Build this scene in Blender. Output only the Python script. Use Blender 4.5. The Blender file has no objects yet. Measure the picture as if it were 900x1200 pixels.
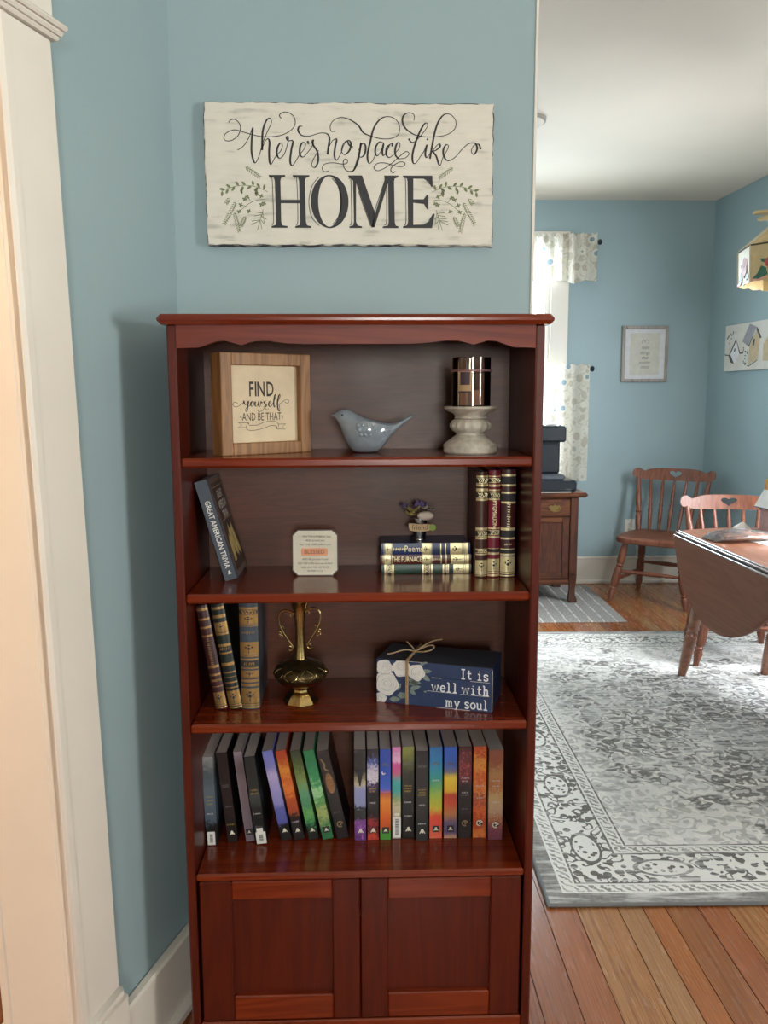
import bpy, bmesh, math, random
from mathutils import Vector, Matrix
R = math.radians
scene = bpy.context.scene
COL = scene.collection

# ------------------------------------------------------------------ camera
cam_d = bpy.data.cameras.new('camera'); cam = bpy.data.objects.new('camera', cam_d); COL.objects.link(cam)
YAW, PITCH, ROLL, EYE, FPX = R(1.664), R(7.956), R(-0.165), 1.405, 985.0
cy, sy, cp, sp = math.cos(YAW), math.sin(YAW), math.cos(PITCH), math.sin(PITCH)
f_ = Vector((sy*cp, cy*cp, -sp)); r_ = Vector((cy, -sy, 0)); u_ = r_.cross(f_)
rr = math.cos(ROLL)*r_ + math.sin(ROLL)*u_; uu = -math.sin(ROLL)*r_ + math.cos(ROLL)*u_
M = Matrix((rr, uu, -f_)).transposed().to_4x4(); M.translation = (0, 0, EYE)
cam.matrix_world = M
cam_d.sensor_fit = 'HORIZONTAL'; cam_d.sensor_width = 36; cam_d.lens = FPX/900*36; cam_d.clip_start = .02
scene.camera = cam
# ------------------------------------------------------------------ look, sky, daylight
vs = scene.view_settings
vs.view_transform = 'Standard'; vs.look = 'None'; vs.gamma = 1; vs.use_curve_mapping = False; vs.exposure = 0.9
w = bpy.data.worlds.new('sky'); scene.world = w; w.use_nodes = True
w.node_tree.nodes['Background'].inputs[0].default_value = (.86, .93, 1, 1)
w.node_tree.nodes['Background'].inputs[1].default_value = 3.0
def area(name, loc, look, sx, sy_, watts, col=(1, 1, 1), spread=180):
    d = bpy.data.lights.new(name, 'AREA'); d.shape = 'RECTANGLE'; d.size = sx; d.size_y = sy_; d.energy = watts; d.color = col; d.spread = R(spread)
    o = bpy.data.objects.new(name, d); COL.objects.link(o); o.location = loc
    o.rotation_euler = (Vector(look)-Vector(loc)).to_track_quat('-Z', 'Z').to_euler()
    return o
def wall_right_x(y): return 2.535+.0437*(6.12-y)
area('daylight_living_window', (wall_right_x(-.5)+.2, -.5, 1.45), (0, -.37, 2.3), .85, 1.2, 60, (1, .945, .85), 120)
area('daylight_dining_window', (wall_right_x(3.6)+.2, 3.6, 1.75), (1.0, 4.5, .45), 1.0, 1.3, 57, (.92, .96, 1), 140)
area('daylight_back_window', (1.04, 6.42, 1.65), (1.04, 0, .5), .62, 1.5, 44, (.76, .90, 1))
area('fill_side_light', (-.80, 4.1, 1.8), (2.2, 4.0, 0), 1.0, 1.2, 15, (.82, .93, 1), 120)  # added unseen fill from the left; no window is built in that wall
area('daylight_front_window', (.35, -3.4, 1.75), (.35, 0, 2.1), .9, 1.2, 76, (1, .945, .85))

# ------------------------------------------------------------------ node helpers
def c(h, a=1):
    h = h.lstrip('#'); v = [int(h[i:i+2], 16)/255 for i in (0, 2, 4)]
    return tuple((x/12.92 if x <= .04045 else ((x+.055)/1.055)**2.4) for x in v)+(a,)
def nd(nt, t, ins=None, **props):
    n = nt.nodes.new(t)
    for k, v in props.items(): setattr(n, k, v)
    for k, v in (ins or {}).items():
        s = n.inputs[k]
        if isinstance(v, bpy.types.NodeSocket): nt.links.new(v, s)
        else: s.default_value = v
    return n
def ramp(nt, fac, stops, interp='LINEAR'):
    n = nd(nt, 'ShaderNodeValToRGB', {'Fac': fac}); cr = n.color_ramp; cr.interpolation = interp
    while len(cr.elements) < len(stops): cr.elements.new(.5)
    for e, (p, col) in zip(cr.elements, stops):
        e.position = p; e.color = c(col) if isinstance(col, str) else (col if len(col) == 4 else (*col, 1))
    return n.outputs['Color']
def math_(nt, op, a, b=0.0, cl=False):
    n = nt.nodes.new('ShaderNodeMath'); n.operation = op; n.use_clamp = cl
    for i, v in enumerate((a, b)):
        if isinstance(v, bpy.types.NodeSocket): nt.links.new(v, n.inputs[i])
        else: n.inputs[i].default_value = v
    return n.outputs[0]
def mixc(nt, fac, a, b, bt='MIX'):
    n = nt.nodes.new('ShaderNodeMix'); n.data_type = 'RGBA'; n.blend_type = bt
    for i, v in ((0, fac), (6, a), (7, b)):
        if isinstance(v, bpy.types.NodeSocket): nt.links.new(v, n.inputs[i])
        else: n.inputs[i].default_value = v
    return n.outputs[2]
def newmat(name):
    m = bpy.data.materials.new(name); m.use_nodes = True; nt = m.node_tree
    return m, nt, nt.nodes['Principled BSDF']
def objco(nt, scale=(1, 1, 1), rand=False):
    tc = nd(nt, 'ShaderNodeTexCoord'); v = tc.outputs['Object']
    mp = nd(nt, 'ShaderNodeMapping', {'Vector': v, 'Scale': scale})
    if rand:
        oi = nd(nt, 'ShaderNodeObjectInfo')
        cb = nd(nt, 'ShaderNodeCombineXYZ', {'X': math_(nt, 'MULTIPLY', oi.outputs['Random'], 37.0), 'Y': math_(nt, 'MULTIPLY', oi.outputs['Random'], 91.0), 'Z': math_(nt, 'MULTIPLY', oi.outputs['Random'], 53.0)})
        nt.links.new(cb.outputs[0], mp.inputs['Location']); return mp.outputs[0], oi.outputs['Random']
    return mp.outputs[0]
def pm(name, col, rough=.5, metal=0, var=.06, vscale=30, bump=0, bscale=200, coat=0, sheen=0, spec=.5):
    """plain material: base colour with a little procedural unevenness"""
    m, nt, b = newmat(name); col = c(col) if isinstance(col, str) else col
    v = objco(nt)
    n = nd(nt, 'ShaderNodeTexNoise', {'Vector': v, 'Scale': vscale, 'Detail': 3})
    lo = tuple(x*(1-var) for x in col[:3]); hi = tuple(min(1, x*(1+var)) for x in col[:3])
    nt.links.new(ramp(nt, n.outputs['Fac'], [(.3, lo), (.7, hi)]), b.inputs['Base Color'])
    b.inputs['Roughness'].default_value = rough; b.inputs['Metallic'].default_value = metal
    b.inputs['Coat Weight'].default_value = coat; b.inputs['Sheen Weight'].default_value = sheen
    b.inputs['Specular IOR Level'].default_value = spec
    if bump:
        nb = nd(nt, 'ShaderNodeTexNoise', {'Vector': v, 'Scale': bscale, 'Detail': 2})
        bp = nd(nt, 'ShaderNodeBump', {'Height': nb.outputs['Fac'], 'Strength': bump, 'Distance': .002})
        nt.links.new(bp.outputs[0], b.inputs['Normal'])
    return m
def wood(name, dark, mid, light, axis='Z', fine=90, stretch=14, rough=.3, coat=0, rand=False, bump=.05, tints=None, rvar=0, spec=.5):
    m, nt, b = newmat(name)
    s = {'X': (fine/stretch, fine, fine), 'Y': (fine, fine/stretch, fine), 'Z': (fine, fine, fine/stretch)}[axis]
    if rand: v, rnd = objco(nt, s, True)
    else: v = objco(nt, s)
    n1 = nd(nt, 'ShaderNodeTexNoise', {'Vector': v, 'Scale': .18, 'Detail': 4, 'Distortion': 1.2})
    n2 = nd(nt, 'ShaderNodeTexNoise', {'Vector': v, 'Scale': 1.3, 'Detail': 3})
    rings = math_(nt, 'FRACT', math_(nt, 'MULTIPLY', n1.outputs['Fac'], 7.0))
    tri = math_(nt, 'ABSOLUTE', math_(nt, 'SUBTRACT', rings, .5))
    f = math_(nt, 'ADD', math_(nt, 'MULTIPLY', tri, .8), math_(nt, 'MULTIPLY', n2.outputs['Fac'], .42))
    col = ramp(nt, f, [(.18, dark), (.42, mid), (.80, light)])
    if tints:
        t = ramp(nt, rnd, [((i+.0)/len(tints), t) for i, t in enumerate(tints)], 'CONSTANT')
        col = mixc(nt, 1.0, col, t, 'MULTIPLY')
    nt.links.new(col, b.inputs['Base Color'])
    if rvar:
        nr = nd(nt, 'ShaderNodeTexNoise', {'Vector': objco(nt), 'Scale': 9, 'Detail': 3})
        nt.links.new(math_(nt, 'ADD', math_(nt, 'MULTIPLY', nr.outputs['Fac'], rvar), rough-rvar/2), b.inputs['Roughness'])
    else: b.inputs['Roughness'].default_value = rough
    b.inputs['Coat Weight'].default_value = coat; b.inputs['Coat Roughness'].default_value = .12; b.inputs['Specular IOR Level'].default_value = spec
    bp = nd(nt, 'ShaderNodeBump', {'Height': n2.outputs['Fac'], 'Strength': bump, 'Distance': .002})
    nt.links.new(bp.outputs[0], b.inputs['Normal'])
    return m
def art(name, stops, dist=.15, scale=25, h=.2, axis='Z', rough=.35, blot=None, stretch=1.0):
    """printed cover: a run of colours down the spine, broken up by noise"""
    m, nt, b = newmat(name); tc = nd(nt, 'ShaderNodeTexCoord')
    sx = nd(nt, 'ShaderNodeSeparateXYZ', {'Vector': tc.outputs['Object']})
    mp = nd(nt, 'ShaderNodeMapping', {'Vector': tc.outputs['Object'], 'Scale': (1, 1, stretch)})
    n = nd(nt, 'ShaderNodeTexNoise', {'Vector': mp.outputs[0], 'Scale': scale*3.6, 'Detail': 6, 'Roughness': .65, 'Distortion': .8})
    t = math_(nt, 'DIVIDE', sx.outputs[axis], h)
    t = math_(nt, 'ADD', t, math_(nt, 'MULTIPLY', math_(nt, 'SUBTRACT', n.outputs['Fac'], .5), dist*1.7))
    col = ramp(nt, t, stops)
    if blot:
        n2 = nd(nt, 'ShaderNodeTexNoise', {'Vector': mp.outputs[0], 'Scale': blot[1], 'Detail': 4, 'Distortion': 1.5})
        mk = ramp(nt, n2.outputs['Fac'], [(blot[2], (0, 0, 0)), (min(1, blot[2]+.06), (1, 1, 1))])
        lim = ramp(nt, math_(nt, 'DIVIDE', sx.outputs[axis], h), [(0, (0, 0, 0)), (blot[3], (0, 0, 0)), (blot[3]+.02, (1, 1, 1)), (blot[4], (1, 1, 1)), (min(1, blot[4]+.02), (0, 0, 0))])
        col = mixc(nt, mixc(nt, 1.0, mk, lim, 'MULTIPLY'), col, c(blot[0]))
    nt.links.new(col, b.inputs['Base Color']); b.inputs['Roughness'].default_value = rough
    return m

# ------------------------------------------------------------------ mesh helpers
FRONT = Matrix(((1, 0, 0), (0, 0, -1), (0, 1, 0))).to_4x4()      # plane x,y -> world x,z facing -y
def T(x, y, z): return Matrix.Translation((x, y, z))
def crom(p, n=5, closed=False):
    out = []; L = len(p)
    rng = range(L if closed else L-1)
    for i in rng:
        if closed: a, b, d, e = p[i-1], p[i], p[(i+1) % L], p[(i+2) % L]
        else: a, b, d, e = p[max(i-1, 0)], p[i], p[i+1], p[min(i+2, L-1)]
        for k in range(n):
            t = k/n
            out.append(tuple(.5*((2*b[j])+(-a[j]+d[j])*t+(2*a[j]-5*b[j]+4*d[j]-e[j])*t*t+(-a[j]+3*b[j]-3*d[j]+e[j])*t**3) for j in range(len(b))))
    if not closed: out.append(tuple(p[-1]))
    return out
_glyph = {}
def glyphs(body, shear=0., bold=0., align='CENTER', space=1.):
    k = (body, shear, bold, align, space)
    if k not in _glyph:
        cu = bpy.data.curves.new('t', 'FONT'); cu.body = body; cu.align_x = align; cu.align_y = 'CENTER'; cu.shear = shear; cu.offset = bold
        cu.space_character = space; cu.resolution_u = 2
        o = bpy.data.objects.new('t', cu); me = bpy.data.meshes.new_from_object(o)
        _glyph[k] = ([tuple(v.co[:2]) for v in me.vertices], [tuple(p.vertices) for p in me.polygons])
        bpy.data.objects.remove(o); bpy.data.curves.remove(cu); bpy.data.meshes.remove(me)
    return _glyph[k]
def filled(loops):
    """polygon with holes -> 2D verts, faces"""
    cu = bpy.data.curves.new('t', 'CURVE'); cu.dimensions = '2D'; cu.fill_mode = 'BOTH'
    for lp in loops:
        s = cu.splines.new('POLY'); s.points.add(len(lp)-1); s.use_cyclic_u = True
        for p, q in zip(s.points, lp): p.co = (q[0], q[1], 0, 1)
    o = bpy.data.objects.new('t', cu); me = bpy.data.meshes.new_from_object(o)
    r = ([tuple(v.co[:2]) for v in me.vertices], [tuple(p.vertices) for p in me.polygons])
    bpy.data.objects.remove(o); bpy.data.curves.remove(cu); bpy.data.meshes.remove(me)
    return r
class MB:
    def __init__(s): s.v = []; s.f = []
    def add(s, vs_, fs, m=None):
        n = len(s.v)
        s.v += [tuple(m @ Vector(v)) for v in vs_] if m else [tuple(v) for v in vs_]
        s.f += [tuple(i+n for i in f) for f in fs]; return s
    def box(s, x0, x1, y0, y1, z0, z1, m=None, ch=0):
        if ch <= 0:
            v = [(x, y, z) for z in (z0, z1) for y in (y0, y1) for x in (x0, x1)]
            return s.add(v, [(0, 2, 3, 1), (4, 5, 7, 6), (0, 1, 5, 4), (2, 6, 7, 3), (0, 4, 6, 2), (1, 3, 7, 5)], m)
        ch = min(ch, (x1-x0)*.45, (y1-y0)*.45, (z1-z0)*.45)
        X, Y, Z = (x0, x1), (y0, y1), (z0, z1); v = []; idx = {}
        for i in (0, 1):
            for j in (0, 1):
                for k in (0, 1):
                    for a in range(3):
                        p = [X[i], Y[j], Z[k]]
                        for b in range(3):
                            if b != a: p[b] += ch*(1 if (i, j, k)[b] == 0 else -1)
                        idx[i, j, k, a] = len(v); v.append(p)
        f = []
        def q(l):
            cen = sum((Vector(v[i]) for i in l), Vector())/len(l); mid = Vector(((x0+x1)/2, (y0+y1)/2, (z0+z1)/2))
            nn = (Vector(v[l[1]])-Vector(v[l[0]])).cross(Vector(v[l[2]])-Vector(v[l[0]]))
            f.append(tuple(l) if nn.dot(cen-mid) > 0 else tuple(reversed(l)))
        for a in range(3):
            b, d = (a+1) % 3, (a+2) % 3
            for sgn in (0, 1):
                l = []
                for (p, r2) in ((0, 0), (1, 0), (1, 1), (0, 1)):
                    k = [0, 0, 0]; k[a] = sgn; k[b] = p; k[d] = r2; l.append(idx[(*k, a)])
                q(l)
            for p in (0, 1):
                for r2 in (0, 1):
                    k = [0, 0, 0]; k[b] = p; k[d] = r2; k0 = list(k); k0[a] = 0; k1 = list(k); k1[a] = 1
                    q([idx[(*k0, b)], idx[(*k1, b)], idx[(*k1, d)], idx[(*k0, d)]])
        for i in (0, 1):
            for j in (0, 1):
                for k in (0, 1): q([idx[i, j, k, 0], idx[i, j, k, 1], idx[i, j, k, 2]])
        return s.add(v, f, m)
    def lathe(s, prof, n=20, m=None, rib=None):
        v = []; f = []; L = len(prof)
        for (r, z) in prof:
            for k in range(n):
                a = 2*math.pi*k/n; q = r*(rib(a, z) if rib else 1)
                v.append((q*math.cos(a), q*math.sin(a), z))
        for i in range(L-1):
            for k in range(n):
                k2 = (k+1) % n; f.append((i*n+k, i*n+k2, (i+1)*n+k2, (i+1)*n+k))
        f.append(tuple(range(n-1, -1, -1))); f.append(tuple((L-1)*n+k for k in range(n)))
        return s.add(v, f, m)
    def turned(s, p0, p1, prof, n=12):
        """lathe between two points; prof = [(t, radius)]"""
        a, b = Vector(p0), Vector(p1); d = b-a
        m = Matrix.Translation(a) @ d.to_track_quat('Z', 'Y').to_matrix().to_4x4()
        return s.lathe([(r, t*d.length) for t, r in prof], n, m)
    def tube(s, pts, rad, n=8, m=None, closed=False):
        pts = [Vector(p) for p in pts]; L = len(pts); v = []; f = []
        up = Vector((.13, .31, .94)); last = None
        for i, p in enumerate(pts):
            t = (pts[min(i+1, L-1)]-pts[max(i-1, 0)])
            if closed: t = pts[(i+1) % L]-pts[i-1]
            if t.length < 1e-9: t = Vector((0, 0, 1))
            t.normalize(); a = (up if last is None else last); a = a-t*a.dot(t)
            if a.length < 1e-4: a = Vector((1, 0, 0))-t*t.x
            a.normalize(); b = t.cross(a); last = a
            r = rad[i] if isinstance(rad, (list, tuple)) else rad
            for k in range(n):
                q = 2*math.pi*k/n; v.append(p+(a*math.cos(q)+b*math.sin(q))*r)
        for i in range(L if closed else L-1):
            i2 = (i+1) % L
            for k in range(n):
                k2 = (k+1) % n; f.append((i*n+k, i*n+k2, i2*n+k2, i2*n+k))
        if not closed: f.append(tuple(range(n-1, -1, -1))); f.append(tuple((L-1)*n+k for k in range(n)))
        return s.add(v, f, m)
    def prism(s, poly, z0, z1, m=None):
        n = len(poly); a = sum(poly[i-1][0]*poly[i][1]-poly[i][0]*poly[i-1][1] for i in range(n))
        if a < 0: poly = poly[::-1]
        v = [(x, y, z0) for x, y in poly]+[(x, y, z1) for x, y in poly]
        f = [tuple(range(n-1, -1, -1)), tuple(range(n, 2*n))]+[(i, (i+1) % n, n+(i+1) % n, n+i) for i in range(n)]
        return s.add(v, f, m)
    def loft(s, rings, m=None, caps=True, closed=True):
        n = len(rings[0]); v = [p for r in rings for p in r]; f = []
        for i in range(len(rings)-1):
            for k in range(n if closed else n-1):
                k2 = (k+1) % n; f.append((i*n+k, i*n+k2, (i+1)*n+k2, (i+1)*n+k))
        if caps and closed: f.append(tuple(range(n-1, -1, -1))); f.append(tuple((len(rings)-1)*n+k for k in range(n)))
        return s.add(v, f, m)
    def plate(s, poly, z, m=None):
        n = len(poly); a = sum(poly[i-1][0]*poly[i][1]-poly[i][0]*poly[i-1][1] for i in range(n))
        if a < 0: poly = poly[::-1]
        return s.add([(x, y, z) for x, y in poly], [tuple(range(n))], m)
    def stroke(s, pts, w0, w1=None, m=None, z=0, n=5, smooth=True, closed=False):
        """flat pen stroke; w0 hairline width, w1 width on downstrokes"""
        w1 = w1 or w0; p = crom(pts, n, closed) if smooth and len(pts) > 2 else [tuple(q) for q in pts]
        L = len(p); v = []; f = []; ws = []
        for i in range(L):
            a, b = (p[i-1], p[(i+1) % L]) if closed else (p[max(i-1, 0)], p[min(i+1, L-1)])
            dx, dy = b[0]-a[0], b[1]-a[1]; l = math.hypot(dx, dy) or 1
            ws.append((dx/l, dy/l, w0+(w1-w0)*max(0, -dy/l)**1.5))
        for i in range(L):
            dx, dy, _ = ws[i]; wd = sum(ws[max(0, min(L-1, i+k))][2] for k in (-2, -1, 0, 1, 2))/5/2
            v += [(p[i][0]-dy*wd, p[i][1]+dx*wd, z), (p[i][0]+dy*wd, p[i][1]-dx*wd, z)]
        for i in range(L if closed else L-1):
            j = (i+1) % L; f.append((2*i+1, 2*j+1, 2*j, 2*i))
        return s.add(v, f, m)
    def text(s, body, size, m, sx=1, z=0, **k):
        v, f = glyphs(body, **k); return s.add([(x*size*sx, y*size, z) for x, y in v], f, m)
    def sphere(s, cx, cy_, cz, rx, ry=None, rz=None, n=12, k=8, m=None):
        ry = ry or rx; rz = rz or rx; rings = []
        for i in range(1, k):
            a = math.pi*i/k-math.pi/2
            rings.append([(cx+rx*math.cos(a)*math.cos(2*math.pi*j/n), cy_+ry*math.cos(a)*math.sin(2*math.pi*j/n), cz+rz*math.sin(a)) for j in range(n)])
        return s.loft(rings, m)
    def xf(s, m): s.v = [tuple(m @ Vector(v)) for v in s.v]; return s
def ob(name, mb, mat, parent=None, loc=None, rot=None, smooth=35, kind=None, label=None):
    me = bpy.data.meshes.new(name); me.from_pydata(mb.v, [], mb.f); me.validate()
    if mat: me.materials.append(mat)
    if smooth and len(me.polygons):
        me.polygons.foreach_set('use_smooth', [True]*len(me.polygons)); me.set_sharp_from_angle(angle=R(smooth))
    o = bpy.data.objects.new(name, me); COL.objects.link(o)
    if parent: o.parent = parent
    if loc: o.location = loc
    if rot: o.rotation_euler = rot
    if kind: o['kind'] = kind
    if label: o['label'] = label
    return o
def thing(name, label, cat, loc=(0, 0, 0), rot=(0, 0, 0), group=None):
    o = bpy.data.objects.new(name, None); COL.objects.link(o); o.empty_display_size = .05
    o.location = loc; o.rotation_euler = rot; o['label'] = label; o['category'] = cat
    if group: o['group'] = group
    return o
def tag(o, label, cat, group=None):
    o['label'] = label; o['category'] = cat
    if group: o['group'] = group
    return o
def struct(name, mb, mat, parent=None, **k):
    o = ob(name, mb, mat, parent, **k)
    if not parent: o['kind'] = 'structure'
    return o
def scrawl(mb, x, y, w, h, m, z=0, seed=0):
    """a row of print too small to read: short upright and slanted ticks"""
    rnd = random.Random(seed); p = x-w/2
    while p < x+w/2:
        a = h*rnd.uniform(.55, 1); q = min(h*.45, x+w/2-p)
        mb.stroke([(p, y-a/2), (p+q*.3, y+a/2)], h*.22, None, m, z, smooth=False)
        if rnd.random() < .6: mb.stroke([(p, y+a*.1), (p+q, y+a*.12)], h*.2, None, m, z, smooth=False)
        p += h*rnd.uniform(.5, .75)

# ------------------------------------------------------------------ materials
BLUE = pm('wall_paint_blue', '#96acb2', .55, var=.02, vscale=3, bump=.04, bscale=350)
WHITE = pm('white_trim_paint', '#e3ddd3', .38, var=.02, vscale=6)
CEIL = pm('ceiling_paint', '#e6dccd', .8, var=.025, vscale=2, bump=.05, bscale=60)
CREAM = pm('hall_paint', '#e6d3b6', .7, var=.02)
MAHOG = wood('mahogany_varnish', '#45140a', '#4d170a', '#581c0d', 'Z', 70, 16, .33, .04, rvar=.12, spec=.3)
MAHOGX = wood('mahogany_varnish_shelf', '#611f0b', '#6d260e', '#7c3012', 'X', 70, 16, .2, .12, bump=.02, rvar=.08, spec=.42)
APRW = wood('mahogany_apron', '#5c1f10', '#6a2614', '#782f1a', 'X', 70, 16, .45, 0, bump=.02, spec=.35)
PLY = wood('stained_back_board', '#4c2412', '#532916', '#5c301b', 'X', 160, 10, .4, 0, bump=.07, spec=.4, rvar=.12)
OAKF = wood('floor_board_wood', '#7d5030', '#ad7d52', '#bd9066', 'Y', 60, 18, .26, .35, rand=True, bump=.012, rvar=.14,
            tints=['#ffffff', '#ffdcc6', '#e8c8ac', '#fff0dc', '#dcae92', '#fff4e6', '#f2c6ac', '#ffd8b4'])
CHAIRW = wood('chair_maple_stain', '#623624', '#7a4630', '#8c563c', 'Z', 60, 12, .4, .04)
TABLEW = wood('table_maple_stain', '#7a4e38', '#8a5a43', '#9a6a52', 'Y', 50, 14, .3, .25)
LEAFW = wood('table_leaf_worn_stain', '#744630', '#7d4d36', '#85543d', 'Y', 50, 14, .42, .05)
CABW = wood('washstand_dark_oak', '#35190f', '#4a2516', '#5f3420', 'Z', 80, 12, .34, .15)
CABX = wood('washstand_drawer_oak', '#3c1d10', '#5a3019', '#734426', 'X', 80, 8, .34, .15)
FRAMEW = wood('picture_frame_oak', '#7c5632', '#94683f', '#a97c50', 'Z', 90, 12, .5)
GREYW = wood('grey_washed_frame', '#86807c', '#979089', '#a8a19a', 'Z', 90, 12, .55)
BLACK = pm('black_ink', '#2b2b2f', .6, var=.05)
INK = pm('brown_black_ink', '#30261f', .6)
GOLD = pm('gilt_foil', '#c9ab6b', .33, .75, var=.12, vscale=80)
GOLDL = pm('pale_gilt_foil', '#e0d2a4', .38, .45, var=.12, vscale=80)
PAGES = pm('paper_page_edges', '#d2cbc6', .85, var=.05, vscale=400)
PAPER = pm('white_paper', '#e8e5de', .8)
BRASS = pm('aged_brass', '#a58f5e', .26, 1, var=.25, vscale=60, bump=.1, bscale=90)
BRASSD = pm('dark_engraved_brass', '#4c402a', .35, .85, var=.5, vscale=90, bump=.4, bscale=110)
STEEL = pm('tinned_steel', '#b9bcc0', .22, 1, var=.05)
PLASTIC = pm('black_appliance_plastic', '#1d242b', .32, var=.05)
PLASTICG = pm('grey_appliance_plastic', '#4c5058', .35)
GREEN = pm('leaf_print_green', '#77805a', .7, var=.15, vscale=60)
GLASSP, nt, b = newmat('window_glass')
tr = nd(nt, 'ShaderNodeBsdfTransparent', {'Color': (.97, .99, 1, 1)}); gl = nd(nt, 'ShaderNodeBsdfGlossy', {'Roughness': .03})
mx = nd(nt, 'ShaderNodeMixShader', {0: .06, 1: tr.outputs[0], 2: gl.outputs[0]}); nt.links.new(mx.outputs[0], nt.nodes['Material Output'].inputs[0])
def clear(name, tint, gloss, rough=.05):
    m, nt, b = newmat(name)
    tr = nd(nt, 'ShaderNodeBsdfTransparent', {'Color': tint}); gl = nd(nt, 'ShaderNodeBsdfGlossy', {'Roughness': rough})
    fr = nd(nt, 'ShaderNodeFresnel', {'IOR': 1.45})
    mx = nd(nt, 'ShaderNodeMixShader', {0: math_(nt, 'ADD', fr.outputs[0], gloss, True), 1: tr.outputs[0], 2: gl.outputs[0]})
    nt.links.new(mx.outputs[0], nt.nodes['Material Output'].inputs[0]); return m
JARGLASS = clear('amber_candle_glass', (.93, .86, .80, 1), .02)
BAGFILM = clear('clear_bag_film', (.97, .97, .98, 1), .03, .15)
nt = BAGFILM.node_tree; o_ = nt.nodes['Material Output'].inputs[0]; prev = o_.links[0].from_socket
dfb = nd(nt, 'ShaderNodeBsdfDiffuse', {'Color': (.85, .82, .82, 1)}); mxb = nd(nt, 'ShaderNodeMixShader', {0: .06, 1: prev, 2: dfb.outputs[0]}); nt.links.new(mxb.outputs[0], o_)

# ================================================================== room shell
H = 2.757
YF, YW, YB = 1.589, 1.885, 6.12                # bookcase front, wall behind it, far dining wall
CX, CY = -.393, YW                             # corner of the angled left wall
AW = R(16.5); DL = Vector((-math.sin(AW), -math.cos(AW))); NL = Vector((math.cos(AW), -math.sin(AW)))
ML = Matrix(((DL.x, NL.x, 0, CX), (DL.y, NL.y, 0, CY), (0, 0, 1, 0), (0, 0, 0, 1)))   # x along the wall from the corner, y out into the room
def panel(mb, u0, u1, z0, z1, holes, t0, t1, m, along='x'):
    """wall slab with rectangular openings"""
    us = sorted({u0, u1, *[h[0] for h in holes], *[h[1] for h in holes]}); zs = sorted({z0, z1, *[h[2] for h in holes], *[h[3] for h in holes]})
    for i in range(len(us)-1):
        for j in range(len(zs)-1):
            cu, cz = (us[i]+us[i+1])/2, (zs[j]+zs[j+1])/2
            if any(h[0] < cu < h[1] and h[2] < cz < h[3] for h in holes): continue
            mb.box(us[i], us[i+1], t0, t1, zs[j], zs[j+1], m)
    return mb
fl = struct('floor', MB().box(-4.6, 3.4, -3.4, 6.3, -.12, -.014), pm('subfloor_dark', '#2a1a10', .8))
struct('ceiling', MB().box(-4.6, 3.4, -3.4, 6.3, H, H+.1), CEIL)
WIN = (.70, 1.38, .86, 2.40)
struct('wall_back', panel(MB(), -.7, 2.75, 0, H, [WIN], YB, YB+.14, None), BLUE)
ang = math.atan(.0437)
MR = T(2.535, 6.12, 0) @ Matrix.Rotation(ang, 4, 'Z') @ Matrix(((0, 1, 0, 0), (-1, 0, 0, 0), (0, 0, 1, 0), (0, 0, 0, 1)))   # x = distance from the back corner toward the viewer, y = outward
RW = [(2.0, 3.1, .85, 2.3), (6.2, 7.05, .7, 2.0)]
struct('wall_right', panel(MB(), -.15, 9.4, 0, H, RW, 0, .14, MR), BLUE)
struct('wall_front', panel(MB(), -2.4, 3.2, 0, H, [(-.1, .8, .95, 2.15)], -3.3, -3.16, None), BLUE)
struct('wall_middle', MB().box(-.75, .378, YW, YW+.13, 0, H), BLUE)
struct('wall_dining_left', MB().box(-.75, -.62, YW+.13, YB, 0, H), BLUE)
DO0, DO1 = .50, 1.32
DOOR_SHEAR = .033     # doorway parts sheared along the wall to imitate likely lens distortion
MLD = ML @ Matrix(((1, 0, DOOR_SHEAR, -DOOR_SHEAR*.25), (0, 1, 0, 0), (0, 0, 1, 0), (0, 0, 0, 1)))
struct('wall_left', panel(MB(), -.04, 5.4, 0, H, [(DO0, DO1, 0, 1.985)], -.12, 0, ML), BLUE)
hall = MB().box(-.3, 5.4, -2.2, -2.1, 0, H, ML).box(-.3, -.2, -2.1, -.12, 0, H, ML).box(3.2, 3.3, -2.1, -.12, 0, H, ML)
struct('wall_hall', hall, CREAM)
# baseboards
def baseb(mb, u0, u1, h, m, s=1, t=.018, y0=0):
    mb.box(u0, u1, min(y0, y0+s*t), max(y0, y0+s*t), 0, h-.022, m, .002)
    mb.box(u0, u1, min(y0, y0+s*(t+.006)), max(y0, y0+s*(t+.006)), h-.022, h, m, .005)
    mb.box(u0, u1, min(y0, y0+s*(t+.016)), max(y0, y0+s*(t+.016)), 0, .032, m, .008); return mb
struct('baseboard_left', baseb(MB(), .012, .362, .187, ML), WHITE)
struct('baseboard_back', baseb(MB(), -.6, 2.53, .208, T(0, YB, 0), -1), WHITE)
struct('baseboard_right', baseb(MB(), .03, 9.2, .208, MR, -1), WHITE)
struct('baseboard_middle', baseb(MB(), -.36, .378, .187, T(0, YW, 0), -1).box(.383, .402, YW-.019, YW+.15, 0, .19, None, .003), WHITE)
struct('trim_1', MB().box(.378, .3835, YW-.003, YW+.133, .19, H), WHITE)
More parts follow.
